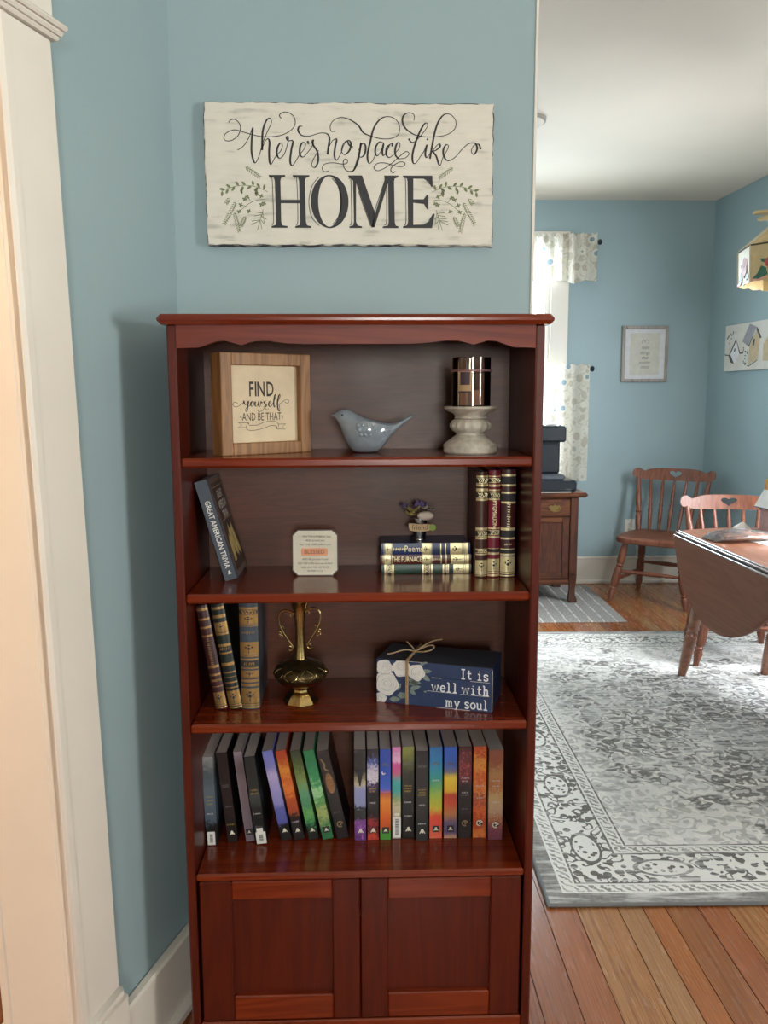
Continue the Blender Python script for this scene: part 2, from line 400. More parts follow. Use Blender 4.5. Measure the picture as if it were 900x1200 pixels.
# door casing of the left doorway: jamb, casing, plinth block, head
struct('door_1', MB().box(DO0-.07, DO0+.003, -.123, .004, 0, 1.99, MLD, .002).box(DO1-.003, DO1+.012, -.123, .004, 0, 1.99, MLD, .002)
       .box(DO0-.012, DO1+.012, -.123, .004, 1.985, 2.0, MLD), WHITE)
cas = MB()
for s0, s1 in ((.372, .502), (DO1-.002, DO1+.128)):
    cas.box(s0, s1, 0, .022, .255, 1.975, MLD, .003)
    e = s1 if s0 < .5 else s0
    cas.box(e-.026, e, .004, .027, .25, 1.975, MLD, .006)
struct('trim_2', cas, WHITE)
pl = MB()
for s0, s1 in ((.362, .512), (DO1-.012, DO1+.138)):
    pl.box(s0, s1, 0, .034, 0, .235, MLD, .003).box(s0+.002, s1-.002, 0, .030, .23, .256, MLD, .008)
struct('trim_3', pl, WHITE)
hd = MB().box(.364, DO1+.136, 0, .024, 2.0, 2.2, MLD, .003)
for k, (z0, z1, o) in enumerate(((1.976, 1.985, .030), (1.983, 1.993, .036), (1.991, 2.001, .043), (2.2, 2.24, .06))):
    hd.box(.372-o*.5, DO1+.128+o*.5, 0, o, z0, z1, MLD, .004)
struct('trim_4', hd, WHITE)
pl2 = MB()
pl2.box(.40, .515, -.155, -.12, 0, .235, MLD, .003).box(.40, .505, -.143, -.12, .235, 1.97, MLD, .004)
struct('trim_5', pl2, WHITE)
# floor boards: one object each
rnd = random.Random(4)
xs = [-2.9]; 
while xs[-1] < .33: xs.append(xs[-1]+rnd.uniform(.084, .108))
xs = [x for x in xs if x < .36]+[.41, .50, .588, .703, .772, .835]
while xs[-1] < 2.62: xs.append(xs[-1]+rnd.uniform(.075, .1))
pmesh = {}
for L in (1.3, 1.9, 2.5):
    o = ob('plank', MB().box(-.5, .5, 0, L-.0015, -.013, 0, None, 0), OAKF); pmesh[L] = o.data; bpy.data.objects.remove(o)
for i in range(len(xs)-1):
    x0, x1 = xs[i], xs[i+1]
    y = -.35-rnd.uniform(0, 1.0) if x0 < .37 else -.1-rnd.uniform(0, 1.2)
    while y < 6.1:
        L = rnd.choice((1.3, 1.9, 2.5)) if x0 > .37 else 2.5
        if not (x0 < .37 and y > 2.2) and not (y+L < -.2):
            o = bpy.data.objects.new('plank', pmesh[L]); COL.objects.link(o); o.parent = fl
            o.location = ((x0+x1)/2, y, 0); o.scale = ((x1-x0)-.0022, 1 if y+L < 6.12 else (6.118-y)/L, 1)
        y += L
# warm lamp light in the hall beyond the doorway
hl = Vector((CX, CY))+DL*1.15+NL*-1.0
hs = bpy.data.lights.new('hall_ceiling_lamp_light', 'POINT'); hs.energy = 27; hs.color = (1, .66, .38); hs.shadow_soft_size = .12
ho = bpy.data.objects.new('hall_ceiling_lamp_light', hs); COL.objects.link(ho); ho.location = (hl.x, hl.y, 1.75)
# windows
def window(name, x0, x1, z0, z1, m, depth=.14, s=1, cas_w=.128, sash=.055):
    """frame set in an opening: m maps x along wall, y outward; casing on the room side"""
    f = MB()
    f.box(x0-.004, x0+.035, .0, depth, z0, z1, m).box(x1-.035, x1+.004, 0, depth, z0, z1, m).box(x0, x1, 0, depth, z1-.03, z1+.004, m).box(x0, x1, 0, depth, z0-.004, z0+.03, m)
    for x in (x0+.035, x1-.047): f.box(x, x+.012, .01, .028, z0+.03, z1-.03, m, .003)
    root = struct(name, f, WHITE)
    cz = MB()
    for (a, b2) in ((x0-cas_w+.01, x0+.01), (x1-.01, x1+cas_w-.01)): cz.box(a, b2, -.022, 0, z0-.02, z1+.0, m, .003)
    e0, e1 = x0+.01, x1-.01
    cz.box(x0-cas_w+.01, x1+cas_w-.01, -.022, 0, z1, z1+.14, m, .003).box(x0-cas_w-.01, x1+cas_w+.01, -.05, 0, z0-.045, z0-.02, m, .006).box(x0-cas_w+.01, x1+cas_w-.01, -.02, 0, z0-.14, z0-.045, m, .003)
    ob('casing', cz, WHITE, root)
    zm = (z0+z1)/2
    for k, (a, b2, yy) in enumerate(((z0+.03, zm+.02, .045), (zm-.02, z1-.03, .085))):
        sm = MB(); X0, X1 = x0+.035, x1-.035
        sm.box(X0, X0+sash, yy, yy+.034, a, b2, m, .004).box(X1-sash, X1, yy, yy+.034, a, b2, m, .004).box(X0+sash, X1-sash, yy, yy+.034, a, a+.04, m, .004).box(X0+sash, X1-sash, yy, yy+.034, b2-.04, b2, m, .004)
        so = ob('sash', sm, WHITE, root)
        ob('pane', MB().box(X0+sash-.005, X1-sash+.005, yy+.014, yy+.018, a+.035, b2-.035, m), GLASSP, so)
    return root
window('window_1', *WIN, T(0, YB, 0))
for i, (a, b2, z0, z1) in enumerate(RW): window('window_%d' % (i+2), a, b2, z0, z1, MR)
window('window_4', -.1, .8, .95, 2.15, T(0, -3.16, 0) @ Matrix.Scale(-1, 4, (0, 1, 0)))

# ================================================================== bookcase
S1, S2, S3, S4 = 1.2868, 1.0239, .7608, .4447      # shelf tops
XL, XR, YBK = -.337, .331, 1.864
bc = thing('bookcase', 'tall glossy mahogany bookcase with scalloped apron and two panelled doors', 'bookcase', (0, 0, 0))
ob('side_panel', MB().box(-.354, XL, YF, YBK+.008, 0, 1.534, None, .003), MAHOG, bc)
ob('side_panel', MB().box(XR, .348, YF, YBK+.008, 0, 1.534, None, .003), MAHOG, bc)
ob('top_board', MB().box(-.368, .362, YF-.02, YBK+.012, 1.533, 1.5515, None, .007), MAHOGX, bc)
# apron: straight ends, two small scallops at each side, a long flat arch between
half = [(0, 1.4985), (.10, 1.4985), (.135, 1.5005), (.165, 1.5045), (.19, 1.504), (.205, 1.5), (.2165, 1.4965), (.228, 1.500), (.245, 1.5045), (.262, 1.503), (.278, 1.497), (.293, 1.492), (.334, 1.491)]
lo = [(-.003-x, z) for x, z in reversed(half)]+[(-.003+x, z) for x, z in half[1:]]
ob('apron', MB().prism([(XL, 1.534)]+lo+[(XR, 1.534)], -.018-YF, -YF-.0015, FRONT), APRW, bc)
for z in (S1, S2, S3): ob('shelf', MB().box(XL, XR, YF+.002, YBK, z-.0185, z, None, .004), MAHOGX, bc)
ob('cabinet_top', MB().box(XL, XR, YF+.001, YBK, S4-.016, S4, None, .004), MAHOGX, bc)
ob('base_board', MB().box(XL, XR, YF+.004, YBK, 0, .112, None, .003), MAHOGX, bc)
ob('back_panel', MB().box(XL, XR, YBK, YBK+.006, .1, 1.534), PLY, bc)
for dx0, dx1, px0, px1, pz1 in ((-.331, -.0055, -.266, -.062, .387), (-.0035, .3255, .052, .263, .383)):
    d = ob('door', MB().box(px0-.006, px1+.006, YF+.014, YF+.02, .166, pz1+.006), MAHOG, bc)
    ob('stile', MB().box(dx0, px0, YF+.003, YF+.022, .117, .427, None, .0025), MAHOG, d)
    ob('stile', MB().box(px1, dx1, YF+.003, YF+.022, .117, .427, None, .0025), MAHOG, d)
    ob('rail', MB().box(px0, px1, YF+.003, YF+.022, pz1, .427, None, .0025), MAHOGX, d)
    ob('rail', MB().box(px0, px1, YF+.003, YF+.022, .117, .172, None, .0025), MAHOGX, d)

# ================================================================== wooden sign
SIGNW = .61; sk = SIGNW/345; sv = .29/168
SX, SZ = -.016, 1.866
def SP(x, y): return ((x-410.5)*sk, (202.5-y)*sv)
m_, nt, b = newmat('whitewashed_sign_board')
v = objco(nt, (14, 14, 90)); n = nd(nt, 'ShaderNodeTexNoise', {'Vector': v, 'Scale': 1.0, 'Detail': 5}); n2 = nd(nt, 'ShaderNodeTexNoise', {'Vector': objco(nt, (9, 9, 9)), 'Scale': 1.5, 'Detail': 3})
f = math_(nt, 'MULTIPLY', n.outputs['Fac'], n2.outputs['Fac'])
nt.links.new(ramp(nt, f, [(.12, '#b9b6ac'), (.2, '#d8d3c7'), (.4, '#dfdacf')]), b.inputs['Base Color']); b.inputs['Roughness'].default_value = .65
SIGNM = m_
m_, nt, b = newmat('distressed_black_edge'); n = nd(nt, 'ShaderNodeTexNoise', {'Vector': objco(nt, (30, 30, 30)), 'Scale': 1.0, 'Detail': 4})
nt.links.new(ramp(nt, n.outputs['Fac'], [(.45, '#3a3a3a'), (.6, '#cfcac0')]), b.inputs['Base Color']); b.inputs['Roughness'].default_value = .7
EDGEM = m_
sg = thing('wall_sign', 'whitewashed wooden board reading there\'s no place like HOME above the bookcase', 'sign', (SX, YW-.022, SZ))
# worn outline
rnd = random.Random(2); W2, H2 = SIGNW/2, .145
def wob(a): return [(p[0]+rnd.uniform(-.0012, .0012), p[1]+rnd.uniform(-.0012, .0012)) for p in a]
edge = wob([(-W2+SIGNW*i/40, -H2) for i in range(40)])+wob([(W2, -H2+.29*i/20) for i in range(20)])+wob([(W2-SIGNW*i/40, H2) for i in range(40)])+wob([(-W2, H2-.29*i/20) for i in range(20)])
ob('board_edge', MB().prism(edge, -.0215, -.003, FRONT), EDGEM, sg)
inner = [(x*.9925+rnd.uniform(-.001, .001), y*.984+rnd.uniform(-.0008, .0008)) for x, y in edge]
ob('board_face', MB().prism(inner, -.006, 0, FRONT), SIGNM, sg)
A = lambda l: [SP(235+x/5, 110+y/5) for x, y in l]
B = lambda l: [SP(405+x/5, 110+y/5) for x, y in l]
scr = MB(); h0, h1 = .0016, .0042
def st(pts, thick=True): scr.stroke(pts, h0, h1 if thick else .0019, FRONT, .0006)
st(A([(163, 165), (175, 148), (205, 147), (228, 172), (232, 200), (215, 240), (180, 265), (145, 268), (132, 250), (150, 222), (195, 205), (240, 215), (300, 232), (360, 243), (420, 243), (480, 232), (530, 205), (555, 170), (550, 130), (520, 105), (485, 103), (463, 120), (475, 138)]), False)
st(A([(210, 322), (245, 300), (280, 250), (305, 190), (297, 260), (294, 330), (305, 385), (318, 393), (340, 350), (362, 280), (390, 215), (416, 160), (405, 136), (380, 160), (362, 220), (357, 322)]))
st(A([(358, 315), (372, 275), (392, 255), (402, 275), (398, 330), (400, 390), (410, 402), (432, 365), (450, 345), (470, 320), (478, 290), (465, 280), (447, 310), (445, 350), (462, 368), (490, 340), (512, 270), (514, 243), (503, 246), (512, 266), (540, 268), (530, 320), (522, 385), (533, 411), (555, 385), (580, 345), (605, 315), (615, 285), (600, 275), (583, 300), (581, 345), (600, 360), (630, 330), (655, 295), (664, 262), (656, 268), (662, 292), (685, 330), (688, 385), (670, 420), (651, 410), (658, 378), (692, 320)]))
st(A([(627, 266), (634, 284)]))
st(A([(598, 182), (578, 185), (573, 210), (595, 235), (640, 238), (700, 221), (742, 224), (758, 250), (751, 300), (745, 345)]))
st(A([(748, 318), (772, 268), (800, 255), (791, 300), (786, 350), (798, 378), (826, 335), (842, 290), (868, 262), (885, 280), (876, 320), (848, 345), (829, 325), (838, 285), (862, 265), (875, 290), (898, 300)]))
st(A([(752, 440), (725, 445), (712, 425), (730, 400), (780, 393), (830, 400), (860, 395), (862, 375), (846, 372), (838, 392), (845, 425), (870, 443), (905, 432), (930, 380), (940, 320), (946, 276)]), False)
st(B([(95, 275), (86, 330), (68, 395), (48, 438), (20, 444)]))
st(B([(80, 320), (105, 280), (122, 295), (116, 342), (93, 360), (80, 345)]))
st(A([(795, 208), (770, 210), (763, 180), (785, 145), (830, 130), (880, 143), (930, 175)])+B([(110, 217), (160, 238), (220, 252), (280, 248), (318, 225), (325, 180), (303, 140), (260, 123), (212, 137), (172, 190), (150, 270), (133, 345), (140, 392), (160, 385), (180, 345)]))
st(B([(228, 275), (205, 270), (183, 300), (181, 340), (195, 350), (215, 320), (230, 278), (222, 322), (227, 350), (248, 325), (268, 285), (282, 278), (281, 296)]))
st(B([(268, 285), (248, 305), (246, 345), (265, 360), (297, 335), (320, 310), (328, 282), (312, 275), (299, 310), (301, 347), (320, 368)]))
st(B([(320, 368), (360, 362), (382, 338), (365, 325), (335, 345), (290, 385), (240, 420), (195, 438), (172, 422), (192, 396), (240, 393), (300, 410), (345, 412), (358, 395), (335, 385), (295, 402), (272, 430), (285, 450), (300, 440)]), False)
st(B([(410, 145), (412, 115), (385, 100), (350, 115), (342, 150), (360, 190), (410, 225), (470, 238), (540, 238), (610, 225), (655, 190), (660, 145), (630, 110), (590, 110), (557, 150), (536, 210), (520, 290), (507, 367)]))
st(B([(378, 250), (400, 272), (430, 255), (470, 210), (493, 172), (480, 159), (456, 190), (425, 260), (403, 340), (406, 390), (425, 390), (452, 350), (470, 325), (488, 285), (479, 335), (486, 360), (508, 335)]))
st(B([(489, 249), (495, 258)]))
st(B([(510, 340), (545, 292), (565, 280), (566, 298), (541, 318), (526, 325), (545, 352), (560, 397), (571, 402), (585, 358), (608, 320), (618, 292), (602, 285), (586, 320), (595, 360), (620, 378), (660, 355), (700, 310), (740, 277), (778, 275), (790, 308), (772, 340), (755, 322), (768, 290), (798, 280), (812, 310)]))
ob('script_lettering', scr, BLACK, sg)
Cc = lambda l: [SP(235+x/5, 190+y/5) for x, y in l]
Dd = lambda l: [SP(405+x/5, 190+y/5) for x, y in l]
def letter(polys, lines, fn, ring=None):
    mb = MB()
    for p in polys: mb.prism(fn(p), .0001, .0007, FRONT)
    for l in lines: mb.stroke(fn(l), .0014, .0014, FRONT, .0007)
    if ring: mb.add(*[([(x, y, .0007) for x, y in ring[0]]), ring[1]], FRONT)
    ob('letter', mb, BLACK, sg)
letter([[(392, 66), (492, 66), (490, 76), (466, 84), (462, 100), (462, 340), (468, 362), (500, 367), (500, 377), (402, 377), (404, 367), (428, 360), (432, 340), (428, 100), (422, 82), (394, 76)],
        [(535, 66), (636, 66), (634, 76), (612, 84), (608, 100), (611, 340), (618, 362), (642, 367), (642, 377), (545, 377), (546, 367), (572, 360), (576, 340), (573, 100), (568, 82), (537, 76)], [(460, 211), (576, 211), (576, 231), (460, 231)]],
       [[(400, 84), (413, 95), (416, 330), (405, 358)], [(545, 84), (559, 95), (562, 330), (550, 358)]], Cc)
el = lambda cx, cy_, rx, ry: [(cx+rx*math.cos(2*math.pi*k/48), cy_+ry*math.sin(2*math.pi*k/48)) for k in range(48)]
letter([], [[(692, 76), (650, 130), (630, 220), (645, 310), (690, 364)], [(770, 84), (812, 140), (826, 220), (812, 300), (772, 356)]], Cc, filled([Cc(el(755, 221, 113, 157)), Cc(el(752, 221, 66, 149))]))
letter([[(18, 66), (100, 66), (178, 290), (166, 373), (156, 373), (64, 110), (62, 340), (72, 362), (98, 367), (98, 377), (22, 377), (22, 367), (44, 362), (50, 340), (46, 96), (18, 76)],
        [(160, 352), (236, 96), (232, 66), (320, 66), (318, 76), (296, 84), (292, 100), (296, 340), (302, 362), (318, 367), (318, 377), (222, 377), (224, 367), (254, 362), (259, 340), (256, 110), (174, 372), (160, 372)]],
       [[(20, 88), (33, 96), (36, 330), (24, 358)], [(78, 160), (150, 366)], [(166, 300), (238, 90)], [(246, 150), (246, 335), (232, 358)]], Dd)
letter([[(345, 66), (522, 66), (525, 132), (514, 130), (500, 100), (470, 84), (408, 84), (408, 205), (470, 205), (490, 178), (499, 178), (499, 264), (490, 264), (472, 233), (408, 226), (408, 357), (470, 355), (505, 335), (526, 290), (538, 292), (522, 376), (345, 376), (346, 366), (370, 360), (376, 340), (373, 100), (368, 82), (346, 76)]],
       [[(350, 84), (361, 95), (364, 330), (352, 358)], [(486, 92), (508, 118)], [(500, 336), (524, 300)]], Dd)
def sprig(fn):
    g = MB()
    def leaf(x, y, a, L=26, wd=9):
        ca, sa = math.cos(a), math.sin(a)
        p = [(0, 0), (L*.35, wd*.5), (L*.75, wd*.42), (L, 0), (L*.75, -wd*.42), (L*.35, -wd*.5)]
        g.plate(fn([(x+q[0]*ca-q[1]*sa, y+q[0]*sa+q[1]*ca) for q in p]), .0006, FRONT)
    def stem(p, wd=.0011): g.stroke(fn(p), wd, wd, FRONT, .0005)
    stem([(385, 165), (330, 140), (270, 128), (210, 130), (150, 145), (112, 162)])
    for (x, y, a) in ((360, 152, -1.3), (340, 142, -2.2), (300, 132, -1.7), (290, 130, 2.6), (255, 128, -2.4), (240, 130, 1.9), (215, 130, -2.3), (190, 134, 2.2), (165, 142, -2.5), (150, 147, 2.0), (130, 155, -2.9), (115, 160, 1.7), (330, 140, 2.5), (322, 150, 1.9), (225, 145, 1.4)): leaf(x, y, a, 34, 15)
    stem([(370, 210), (320, 213), (270, 235), (212, 282)]); stem([(285, 222), (262, 195)]); stem([(250, 250), (222, 240)])
    for (x, y) in ((212, 282), (222, 241), (262, 196), (245, 208), (270, 280), (345, 190), (320, 178), (345, 240), (362, 232)):
        for a in range(4): leaf(x, y, a*1.6+.4, 15, 9)
    for (p, q, n) in (((195, 222), (120, 355), 12), ((182, 285), (210, 400), 10), ((250, 308), (222, 365), 7), ((255, 18), (340, 80), 9), ((160, 200), (135, 232), 4)):
        stem([p, ((p[0]+q[0])/2+8, (p[1]+q[1])/2), q]); an = math.atan2(q[1]-p[1], q[0]-p[0])
        for i in range(n):
            t = (i+.5)/n; x, y = p[0]+(q[0]-p[0])*t, p[1]+(q[1]-p[1])*t
            for s in (-1, 1): leaf(x, y, an+s*.85, 21*(1-.4*abs(t-.5)), 4.5)
    stem([(355, 268), (335, 330), (282, 360)]); stem([(335, 330), (345, 385)]); stem([(345, 300), (318, 392)]); stem([(352, 285), (362, 360)])
    for (x, y, a) in ((345, 300, 2.8), (340, 318, 3.0), (332, 332, 2.9), (345, 310, .9), (340, 330, 1.2), (320, 342, 2.4), (350, 290, 3.4)): g.stroke(fn([(x, y), (x+48*math.cos(a), y+48*math.sin(a)*.5)]), .0014, .0014, FRONT, .0006)
    ob('painted_sprig', g, GREEN, sg, smooth=0)
sprig(Cc); sprig(lambda l: [(-x-.001, y) for x, y in Cc(l)])

# ================================================================== top shelf
fr = thing('box_frame', 'deep square oak box frame reading find yourself and be that on top shelf', 'picture frame', (-.265, 1.64, S1), (0, 0, R(36)))
FW, FH, FD, FB = .204, .2, .043, .024
ob('frame_side', MB().box(0, FB, 0, FD, 0, FH, None, .0015), FRAMEW, fr); ob('frame_side', MB().box(FW-FB, FW, 0, FD, 0, FH, None, .0015), FRAMEW, fr)
ob('frame_rail', MB().box(FB, FW-FB, 0, FD, 0, FB, None, .0015), FRAMEW, fr); ob('frame_rail', MB().box(FB, FW-FB, 0, FD, FH-FB, FH, None, .0015), FRAMEW, fr)
bd = ob('art_board', MB().box(FB, FW-FB, .016, .022, FB, FH-FB), pm('cream_linen_print', '#d9c6a8', .8, bump=.3, bscale=900), fr)
FM = T(FW/2, .0157, FH/2) @ FRONT
def E_(l): return [((x-462)/785*.157, (512-y)/945*.153) for x, y in l]
g = MB(); q = 1.0
for ch, x in (('F', 322), ('I', 372), ('N', 432), ('D', 535)):
    g.text(ch, .041, FM @ T(*E_([(x, 338)])[0], 0), .62 if ch != 'I' else .7, .0003, bold=.012)
for p in ([(235, 470), (243, 508), (262, 515), (288, 475), (278, 540), (268, 598), (252, 592), (262, 560), (310, 520), (330, 480), (313, 500), (318, 535), (340, 533), (350, 500), (332, 480), (350, 490)],
          [(365, 480), (362, 530), (385, 533), (402, 480), (402, 535), (420, 535), (428, 480), (436, 500), (455, 482)], [(483, 470), (464, 495), (490, 525), (475, 550), (455, 545)],
          [(515, 525), (545, 495), (532, 478), (515, 515), (530, 545), (557, 522), (602, 422), (592, 400), (577, 480), (580, 545), (600, 532), (652, 422), (642, 400), (621, 480), (626, 580), (645, 600), (642, 540), (640, 520)]):
    g.stroke(E_(p), .0011, .0031, FM, .0003)
for p in ([(235, 490), (200, 520), (150, 545), (115, 520), (125, 490), (160, 495), (165, 515)], [(640, 520), (690, 480), (730, 455), (755, 480), (735, 505), (705, 490)], [(390, 580), (400, 605), (440, 595), (470, 560), (500, 590), (515, 565)]):
    g.stroke(E_(p), .0009, .0011, FM, .0003)
g.text('AND BE THAT', .0225, FM @ T(*E_([(437, 672)])[0], 0), .62, .0003)
for x in (200, 672): g.stroke(E_([(x, 650), (x-6, 668), (x+6, 682), (x, 700)]), .0012, .0012, FM, .0003)
for p in ([(290, 770), (380, 770), (470, 735), (570, 725), (625, 760), (625, 800)], [(255, 770), (265, 820), (330, 835), (440, 815), (540, 780), (610, 790)], [(285, 740), (170, 735), (210, 765), (165, 795), (250, 795)], [(620, 765), (712, 765), (672, 795), (705, 832), (600, 825)]):
    g.stroke(E_(p), .0009, .0009, FM, .0003, smooth=len(p) > 5)
g.plate(E_([(275, 742), (292, 742), (280, 765)]), .0003, FM).plate(E_([(595, 800), (615, 800), (600, 825)]), .0003, FM)
ob('lettering', g, INK, bd)

# bird: lofted through upright sections
bird = thing('bird_figurine', 'glossy blue-grey ceramic bird figurine with upturned tail on top shelf', 'figurine', (0, 1.72, S1))
CER = pm('blue_grey_glaze', '#7f8891', .12, var=.1, vscale=70, coat=.6, bump=.12, bscale=120)
px = lambda x: -.054+(x-390)*.164/94; pz = lambda y: (531.5-y)*.00176
secs = [(391.5, 486.5, 489.5), (395, 483.5, 493.5), (399, 481, 502), (403, 480, 514), (408, 480.5, 524), (413, 482.5, 530), (419, 486.5, 531.5), (427, 490, 531.5), (436, 492.5, 531.5), (444, 494.5, 530), (450, 496, 523), (456, 497, 515), (462, 496.8, 508), (468, 494.3, 502), (474, 491.5, 498), (479, 489, 494), (484, 487, 489)]
rings = []
for i, (x, a, b2) in enumerate(secs):
    zc, rz = (pz(a)+pz(b2))/2, (pz(a)-pz(b2))/2; wy = [.003, .0085, .015, .019, .022, .0265, .030, .032, .031, .028, .023, .0175, .0125, .0095, .008, .007, .005][i]
    rings.append([(px(x), wy*math.cos(2*math.pi*k/20), zc+rz*math.sin(2*math.pi*k/20)) for k in range(20)])
bo = ob('body', MB().loft(rings), CER, bird); 
bo.modifiers.new('s', 'SUBSURF').render_levels = 1; bo.modifiers[-1].levels = 1
ob('beak', MB().loft([[(px(389.5)-.003, .0004*math.cos(2*math.pi*k/8), pz(488.3)+.0004*math.sin(2*math.pi*k/8)) for k in range(8)], [(px(393), .004*math.cos(2*math.pi*k/8), pz(488)+.004*math.sin(2*math.pi*k/8)) for k in range(8)]]), CER, bird)
wg = MB()
for sgn in (-1, 1):
    top = [(417, 497), (425, 493.5), (435, 495), (446, 498), (456, 500), (461, 501)]; bot = [(417, 506), (424, 513), (433, 516.5), (444, 517), (452, 512), (461, 503)]
    rw = [.027, .0325, .0335, .030, .0195, .0125]; gr = []
    for i in range(6):
        row = []
        for k in range(6):
            t = k/5; z = pz(top[i][1]*(1-t)+bot[i][1]*t); bul = math.sin(math.pi*t)*.002
            row.append((px(top[i][0]*(1-t)+bot[i][0]*t), sgn*(rw[i]*(.80+.2*math.sin(math.pi*min(1, .25+t*.6)))+bul), z))
        gr.append(row)
    wg.loft(gr, closed=False)
    for r_ in range(3):
        for k in range(4-r_//2):
            wg.sphere(px(420+k*5.5+r_*1.5), sgn*.0325, pz(499+r_*5.5), .0042, .0022, .0042, 8, 6)
ob('wing', wg, CER, bird)
ob('eye', MB().sphere(px(401.5), -.0172, pz(487.5), .0022, .0022, .0022, 8, 6), pm('dark_glaze_eye', '#3a4048', .1), bird)

WW = pm('whitewashed_wood', '#b4aca0', .7, var=.18, vscale=90, bump=.25, bscale=160)
ch_ = thing('candle_holder', 'whitewashed turned wood pillar candle holder carrying an amber glass candle', 'candle holder', (.2245, 1.70, S1))
ob('base', MB().lathe([(.05, 0), (.0535, .003), (.0545, .017), (.050, .022), (.036, .032), (.029, .037), (.029, .041), (.033, .043)], 32), WW, ch_)
ob('ribbed_bulb', MB().lathe([(.03, .041), (.037, .046), (.042, .053), (.042, .059), (.037, .066), (.030, .070)], 64, None, lambda a, z: 1-.06*abs(math.sin(a*8))), WW, ch_)
ob('dish', MB().lathe([(.030, .069), (.033, .071), (.031, .074), (.034, .079), (.047, .085), (.054, .090), (.0545, .094), (.051, .0945), (.048, .0915), (.0, .091)], 32), WW, ch_)
cj = thing('jar_candle', 'amber glass jar candle with hanging tag standing on whitewashed holder', 'candle', (.2255, 1.70, S1+.0925))
ob('glass_jar', MB().lathe([(.036, 0), (.0385, .003), (.0385, .098), (.0375, .0985), (.0365, .0975), (.0365, .004), (.0, .004)], 40), JARGLASS, cj)
ob('wax', MB().lathe([(.0355, .0045), (.0355, .034), (.0, .034)], 32), pm('taupe_wax', '#8a6a5c', .5), cj)
ob('wick', MB().tube([(0, 0, .034), (.001, 0, .046)], .0008, 6), BLACK, cj)
ob('ribbon', MB().tube([(.0391*math.cos(a), .0391*math.sin(a), .072) for a in [2*math.pi*k/40 for k in range(40)]], .0021, 6, None, True), pm('mauve_ribbon', '#8c6161', .6), cj)
tg = MB(); ta = lambda u, z, o: ((.0392+o)*math.sin(u), -(.0392+o)*math.cos(u), z)
for (u0, u1, z0, z1, o) in ((-.82, -.12, .030, .070, .0008),):
    tg.loft([[ta(u0+(u1-u0)*i/6, z, o) for i in range(7)] for z in (z0, z1)], closed=False)
ob('tag', tg, pm('kraft_gold_tag', '#b08f68', .5), cj)
tg = MB()
tg.loft([[ta(-.70+.5*i/6, z, .0014) for i in range(7)] for z in (.044, .069)], closed=False); tg.loft([[ta(-.80+.66*i/6, z, .0014) for i in range(7)] for z in (.028, .032)], closed=False)
ob('tag_print', tg, pm('plum_print', '#42303a', .5), cj)

# ================================================================== books
def spine_pts(t, bul, n=8): return [(t*i/n, -bul*math.sin(math.pi*i/n)**.7 if 0 < i < n else 0) for i in range(n+1)]
def hardcover(label, t, h, d, cover, loc, rot=(0, 0, 0), bands=(), titles=(), gilt=GOLD, dark=BLACK, bul=.005, group=None):
    """x thickness, y depth (spine at y=0, facing -y), z height"""
    root = thing('hardcover_book', label, 'book', loc, rot, group)
    s = spine_pts(t, bul); c_ = .0025
    cb = MB().prism(s+[(t, .004), (t-c_, .004), (t-c_, .002), (c_, .002), (c_, .004), (0, .004)], 0, h)
    cb.box(0, c_, .003, d, 0, h, None, .0008).box(t-c_, t, .003, d, 0, h, None, .0008)
    ob('cover', cb, cover, root)
    ob('page_block', MB().box(c_, t-c_, .002, d-.004, .003, h-.003), PAGES, root)
    def strip(mb, z0, z1, o, u0=0, u1=1):
        k0, k1 = int(u0*8), int(math.ceil(u1*8)); p = s[k0:k1+1]
        mb.loft([[(x, y-o, z) for x, y in p] for z in (z0, z1)], closed=False)
    gb, dk = MB(), MB()
    for (z0, z1, ty) in bands:
        if ty in 'go': strip(gb, z0*h, z1*h, .0004)
        if ty == 'd': strip(dk, z0*h, z1*h, .0003)
        if ty == 'o':      # ornament panel: dark diamond, stem and cross line on gold
            zc, hh = (z0+z1)/2*h, (z1-z0)*h/2; mx_ = t/2; y = -bul-.0008
            for (dx, dz, r1, r2) in ((0, .55, .10, .13), (0, .12, .13, .22), (.17, .3, .06, .16), (-.17, .3, .06, .16), (0, -.35, .03, .4)):
                dk.add([(mx_+dx*t-r1*t, y, zc+dz*hh), (mx_+dx*t, y, zc+dz*hh-r2*hh), (mx_+dx*t+r1*t, y, zc+dz*hh), (mx_+dx*t, y, zc+dz*hh+r2*hh)], [(0, 1, 2, 3)])
            strip(dk, zc-hh*.80, zc-hh*.74, .0008)
        if ty == 'x':      # dark panel with gilt scrolls
            strip(dk, z0*h, z1*h, .0003); rn = random.Random(int(z0*100)); zc = (z0+z1)/2*h
            for k in range(5):
                x = t*(.18+.16*k); gb.stroke([(x, zc-(z1-z0)*h*.3), (x+t*.1, zc+rn.uniform(-.3, .3)*(z1-z0)*h), (x-t*.04, zc+(z1-z0)*h*.32)], t*.05, None, FRONT, bul+.0008)
            strip(gb, z0*h, z0*h+.0012, .0005); strip(gb, z1*h-.0012, z1*h, .0005)
    if gb.v: ob('gilt_tooling', gb, gilt, root)
    if dk.v: ob('dark_tooling', dk, dark, root)
    for (txt, zc, size, vert, kw) in titles:
        mb = MB(); m = T(t/2, -bul-.0009, zc*h) @ FRONT
        if vert: m = m @ Matrix.Rotation(-math.pi/2, 4, 'Z')
        if txt is None: scrawl(mb, 0, 0, kw[0], kw[1], m, 0, int(zc*99))
        else: mb.text(txt, size, m, kw)
        ob('title_lettering', mb, gilt, root)
    return root
leather = lambda n, col: pm(n, col, .38, var=.12, vscale=120, bump=.12, bscale=300)
